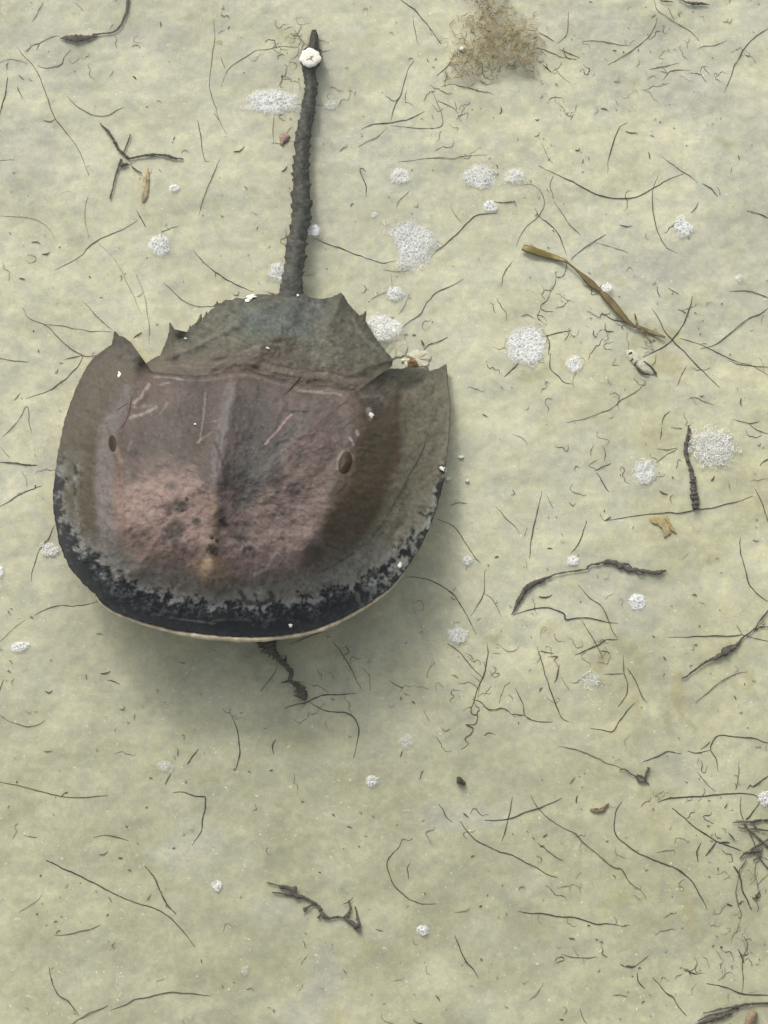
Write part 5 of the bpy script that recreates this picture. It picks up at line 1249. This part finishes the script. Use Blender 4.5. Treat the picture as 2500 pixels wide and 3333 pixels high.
while k < 900:
    x, y = rg.uniform(1440, 1780), rg.uniform(-60, 270)
    c = float(alg_cover(np.array(x), np.array(y)))
    if rg.uniform() > c + .03: continue
    k += 1
    L = rg.uniform(10, 34); th0 = rg.uniform(0, 6.28); kk = rg.uniform(-3.2, 3.2); tt = np.linspace(0, 1, 8)
    X = x + L * np.cumsum(np.cos(th0 + kk * tt)) / 8; Y = y + L * np.cumsum(np.sin(th0 + kk * tt)) / 8
    v, f = tube(on_sand(X, Y, .0012 + .0085 * alg_cover(X, Y) * rg.uniform(.5, 1.05)), rg.uniform(.8, 2.0) * K * np.sin(np.linspace(.4, 2.7, 8)), 4, 1)
    acc.add(v, f, 1 if rg.uniform() < .68 else 2); cv.append(np.zeros(len(v)))
tag(acc.obj('algae_tuft', [ALG_FILM, ALG, ALG2], attrs={'cover': np.concatenate(cv)}), 'fuzzy brown tuft of filamentous algae at the top edge', 'algae')

# ------------------------------------------------------------------ countless specks and crumbs of peat
acc = Acc(); rg = np.random.default_rng(11)
KNOWN = [(0, 120, 487, 155, 515), (0, 280, 778, 360, 768), (0, 205, 1568, 265, 1578), (0, 270, 1645, 325, 1630), (0, 1430, 90, 1450, 100), (0, 1475, 190, 1490, 165), (0, 1035, 140, 1038, 175), (0, 1130, 880, 1125, 910), (0, 1580, 1205, 1600, 1230), (0, 860, 490, 880, 515), (0, 1510, 980, 1585, 945), (0, 60, 1505, 70, 1515), (0, 110, 555, 145, 640),
         (10, 160, 500, 175, 480), (10, 165, 1110, 200, 1075), (10, 540, 980, 590, 940), (10, 610, 1335, 630, 1315), (20, 410, 970, 440, 962), (20, 740, 850, 815, 862), (20, 885, 985, 895, 1030), (20, 1465, 1005, 1470, 1035), (20, 1515, 355, 1540, 365), (20, 815, 330, 822, 315), (20, 655, 322, 680, 328), (20, 500, 12, 522, 12), (20, 700, 1455, 780, 1462), (20, 575, 700, 625, 715), (20, 230, 1595, 245, 1605), (20, 150, 772, 180, 770),
         (1, 245, 605, 258, 625), (1, 215, 490, 220, 478), (1, 125, 145, 165, 155), (1, 575, 130, 590, 140), (11, 1010, 512, 1035, 512), (11, 870, 398, 890, 398), (11, 965, 560, 975, 600), (11, 1065, 545, 1080, 590), (11, 1460, 1025, 1500, 1045), (21, 530, 480, 550, 530), (21, 700, 1415, 705, 1425), (21, 1290, 1455, 1310, 1420), (21, 1035, 1430, 1050, 1435), (21, 960, 1520, 1010, 1545), (21, 1485, 920, 1490, 970), (21, 710, 455, 713, 470),
         (2, 195, 680, 215, 690), (2, 290, 1160, 340, 1155), (2, 650, 1045, 715, 1025), (2, 1165, 975, 1200, 975), (2, 285, 1548, 340, 1546), (12, 1005, 1225, 1030, 1243), (12, 935, 1195, 945, 1215), (12, 1545, 292, 1570, 290), (12, 1500, 340, 1502, 350), (12, 455, 805, 480, 808), (22, 980, 935, 998, 960), (22, 1180, 860, 1200, 860), (22, 1440, 1190, 1450, 1215), (22, 910, 800, 925, 808), (22, 1210, 740, 1220, 735), (22, 180, 1165, 200, 1135), (22, 1170, 540, 1200, 545), (22, 40, 1360, 45, 1375), (22, 170, 550, 260, 535), (22, 1560, 180, 1600, 190), (22, 230, 240, 265, 242), (22, 1340, 635, 1350, 635),
         (3, 940, 260, 955, 252), (3, 1115, 525, 1135, 518), (3, 350, 1000, 368, 992), (3, 825, 660, 850, 670), (3, 640, 560, 700, 540), (3, 255, 695, 268, 692), (3, 1300, 1240, 1305, 1265), (3, 950, 860, 980, 815), (3, 965, 65, 985, 68), (3, 1605, 20, 1620, 25), (3, 1510, 15, 1520, 5), (3, 230, 945, 245, 942), (3, 810, 380, 835, 382), (3, 765, 582, 795, 582), (3, 690, 960, 702, 940), (13, 490, 300, 510, 318), (13, 585, 380, 620, 390), (13, 85, 20, 108, 12), (13, 290, 217, 308, 217), (13, 1440, 898, 1465, 892), (13, 1340, 295, 1375, 325), (13, 1390, 580, 1415, 570), (13, 1160, 1475, 1190, 1515), (13, 1090, 805, 1095, 825), (13, 400, 675, 420, 680), (13, 660, 508, 675, 512), (13, 1455, 1235, 1460, 1250), (23, 200, 445, 230, 425), (23, 840, 1525, 862, 1510), (23, 1335, 665, 1340, 645), (23, 1350, 1165, 1365, 1155), (23, 1600, 1240, 1605, 1245), (23, 95, 410, 100, 415), (23, 1390, 880, 1430, 890), (23, 1375, 260, 1395, 230), (23, 910, 270, 920, 268), (23, 605, 475, 625, 470), (23, 1260, 372, 1285, 372), (23, 540, 1110, 560, 1118), (23, 310, 1630, 335, 1628), (23, 370, 1105, 410, 1115), (23, 490, 1020, 505, 1025), (23, 775, 1350, 785, 1350), (23, 1270, 205, 1285, 212)]
def speck(x0, y0, x1, y1, w, m, bend=0.0):
    t = np.linspace(0, 1, 5)
    X = x0 + (x1 - x0) * t + bend * np.sin(t * np.pi) * (y1 - y0) * .4 + rg.normal(size=5) * .7
    Y = y0 + (y1 - y0) * t - bend * np.sin(t * np.pi) * (x1 - x0) * .4 + rg.normal(size=5) * .7
    r = w * K / 2 * np.array([.5, 1, 1.1, .8, .35])
    v, f = tube(on_sand(X, Y, r * .5 + .0003), r, 5, .8); acc.add(v, f, m)
for tl, a, b, c, d in KNOWN:
    (x0, y0), (x1, y1) = T(tl, [(a, b), (c, d)])
    speck(x0, y0, x1, y1, rg.uniform(2.4, 4.2), int(rg.choice([0, 1, 1])), rg.uniform(-.6, .6))
placed = 0
while placed < 900:
    x, y = rg.uniform(-350, 2850), rg.uniform(-350, 3680)
    dens = .25 + .75 * ss(-.2, .7, float(fbm(np.array(x / 330), np.array(y / 330), 101, 3))) * (.55 + .45 * (x > 1500))
    if rg.uniform() > dens: continue
    if 170 < x < 1470 and 950 < y < 2080 and (inside(np.array([x]), np.array([y]), OUTLINE)[0] or inside(np.array([x]), np.array([y]), ABD)[0]): continue
    placed += 1
    L = 5 + 22 * rg.uniform() ** 3; th0 = rg.uniform(0, 6.28)
    speck(x, y, x + L * math.cos(th0), y + L * math.sin(th0), rg.uniform(1.2, 2.6) + (1.2 if rg.uniform() < .05 else 0), int(rg.choice([0, 1, 1, 2, 2, 2, 2])), rg.uniform(-1.5, 1.5))
tag(acc.obj('peat_specks', [TONES['k'], TONES['b'], TONES['p']], origin=np.zeros(3)), 'dark specks and crumbs of peat scattered over the sand', 'specks', kind='stuff')

# hair-fine crinkled threads, thickest on the right where the drift gathers
acc = Acc(); rg = np.random.default_rng(23)
DRIFT = [(2050, 1120, 260, 150), (1950, 2080, 200, 170), (2250, 2600, 300, 230), (2150, 1500, 300, 200), (2400, 2800, 160, 220), (1780, 1050, 140, 140), (1700, 180, 200, 160), (2200, 180, 220, 150), (950, 330, 90, 90), (950, 130, 80, 60), (1000, 2230, 130, 120), (1560, 2200, 150, 120), (2050, 2950, 250, 150), (2350, 3150, 160, 130), (280, 180, 160, 90), (1420, 330, 130, 120)]
k = 0
while k < 340:
    if rg.uniform() < .72:
        cx, cy, sx, sy = DRIFT[int(rg.integers(len(DRIFT)))]
        x, y = cx + sx * .6 * rg.normal(), cy + sy * .6 * rg.normal()
    else:
        x, y = rg.uniform(-200, 2700), rg.uniform(-200, 3530)
    if inside(np.array([x]), np.array([y]), OUTLINE)[0] or inside(np.array([x]), np.array([y]), ABD)[0]: continue
    k += 1
    n = int(rg.integers(5, 15)); th = rg.uniform(0, 6.28); X, Y = [x], [y]
    for _ in range(n):
        th += rg.normal() * .62; X.append(X[-1] + 6.5 * math.cos(th)); Y.append(Y[-1] + 6.5 * math.sin(th))
    q = catmull(list(zip(X, Y)), 2)
    r = rg.uniform(1.1, 2.3) * K / 2 * (1 + .5 * rg.normal(size=len(q)).clip(-.6, 1)) * np.sin(np.linspace(.35, 2.8, len(q)))
    v, f = tube(on_sand(q[:, 0], q[:, 1], .0002), r, 4, .8); acc.add(v, f, int(rg.choice([0, 1, 1, 2, 2, 2, 2])))
for _ in range(260):      # pale slivers of shell grit
    x, y = rg.uniform(-200, 2700), rg.uniform(-200, 3530)
    if inside(np.array([x]), np.array([y]), OUTLINE)[0] or inside(np.array([x]), np.array([y]), ABD)[0]: continue
    L = 3 + 9 * rg.uniform() ** 2; th = rg.uniform(0, 6.28)
    v, f = tube(on_sand(np.array([x, x + L * math.cos(th) / 2, x + L * math.cos(th)]), np.array([y, y + L * math.sin(th) / 2, y + L * math.sin(th)]), .0002), np.array([.4, 1, .5]) * rg.uniform(1.5, 4) * K / 2, 5, .5); acc.add(v, f, 3)
tag(acc.obj('fine_threads', [TONES['k'], TONES['b'], TONES['p'], mat_plain('shell_grit_material', (.62, .60, .48), var=.1)], origin=np.zeros(3)), 'hair-fine crinkled threads and pale grit drifted over the sand', kind='stuff')

# ------------------------------------------------------------------ the shallow water over everything
wm = bpy.data.materials.new('water_material'); wm.use_nodes = True
wt_ = wm.node_tree
wt_.nodes.remove(wt_.nodes['Principled BSDF'])
pv = wt_.nodes.new('ShaderNodeVolumePrincipled')
pv.inputs['Color'].default_value = (0.86, 0.90, 0.76, 1)
pv.inputs['Density'].default_value = 0.30
wt_.links.new(pv.outputs[0], wt_.nodes['Material Output'].inputs['Volume'])
W0, W1, ZB, ZT = -3.0, 3.0, -1.0, 0.105
V = [(x, y, z) for z in (ZB, ZT) for x, y in ((W0, W0), (W1, W0), (W1, W1), (W0, W1))]
F = [(3, 2, 1, 0), (4, 5, 6, 7), (0, 1, 5, 4), (1, 2, 6, 5), (2, 3, 7, 6), (3, 0, 4, 7)]
tag(mesh_obj('water', V, F, wm, origin=np.zeros(3), smooth=False), 'clear shallow water with a faint greenish cloudiness', kind='structure')
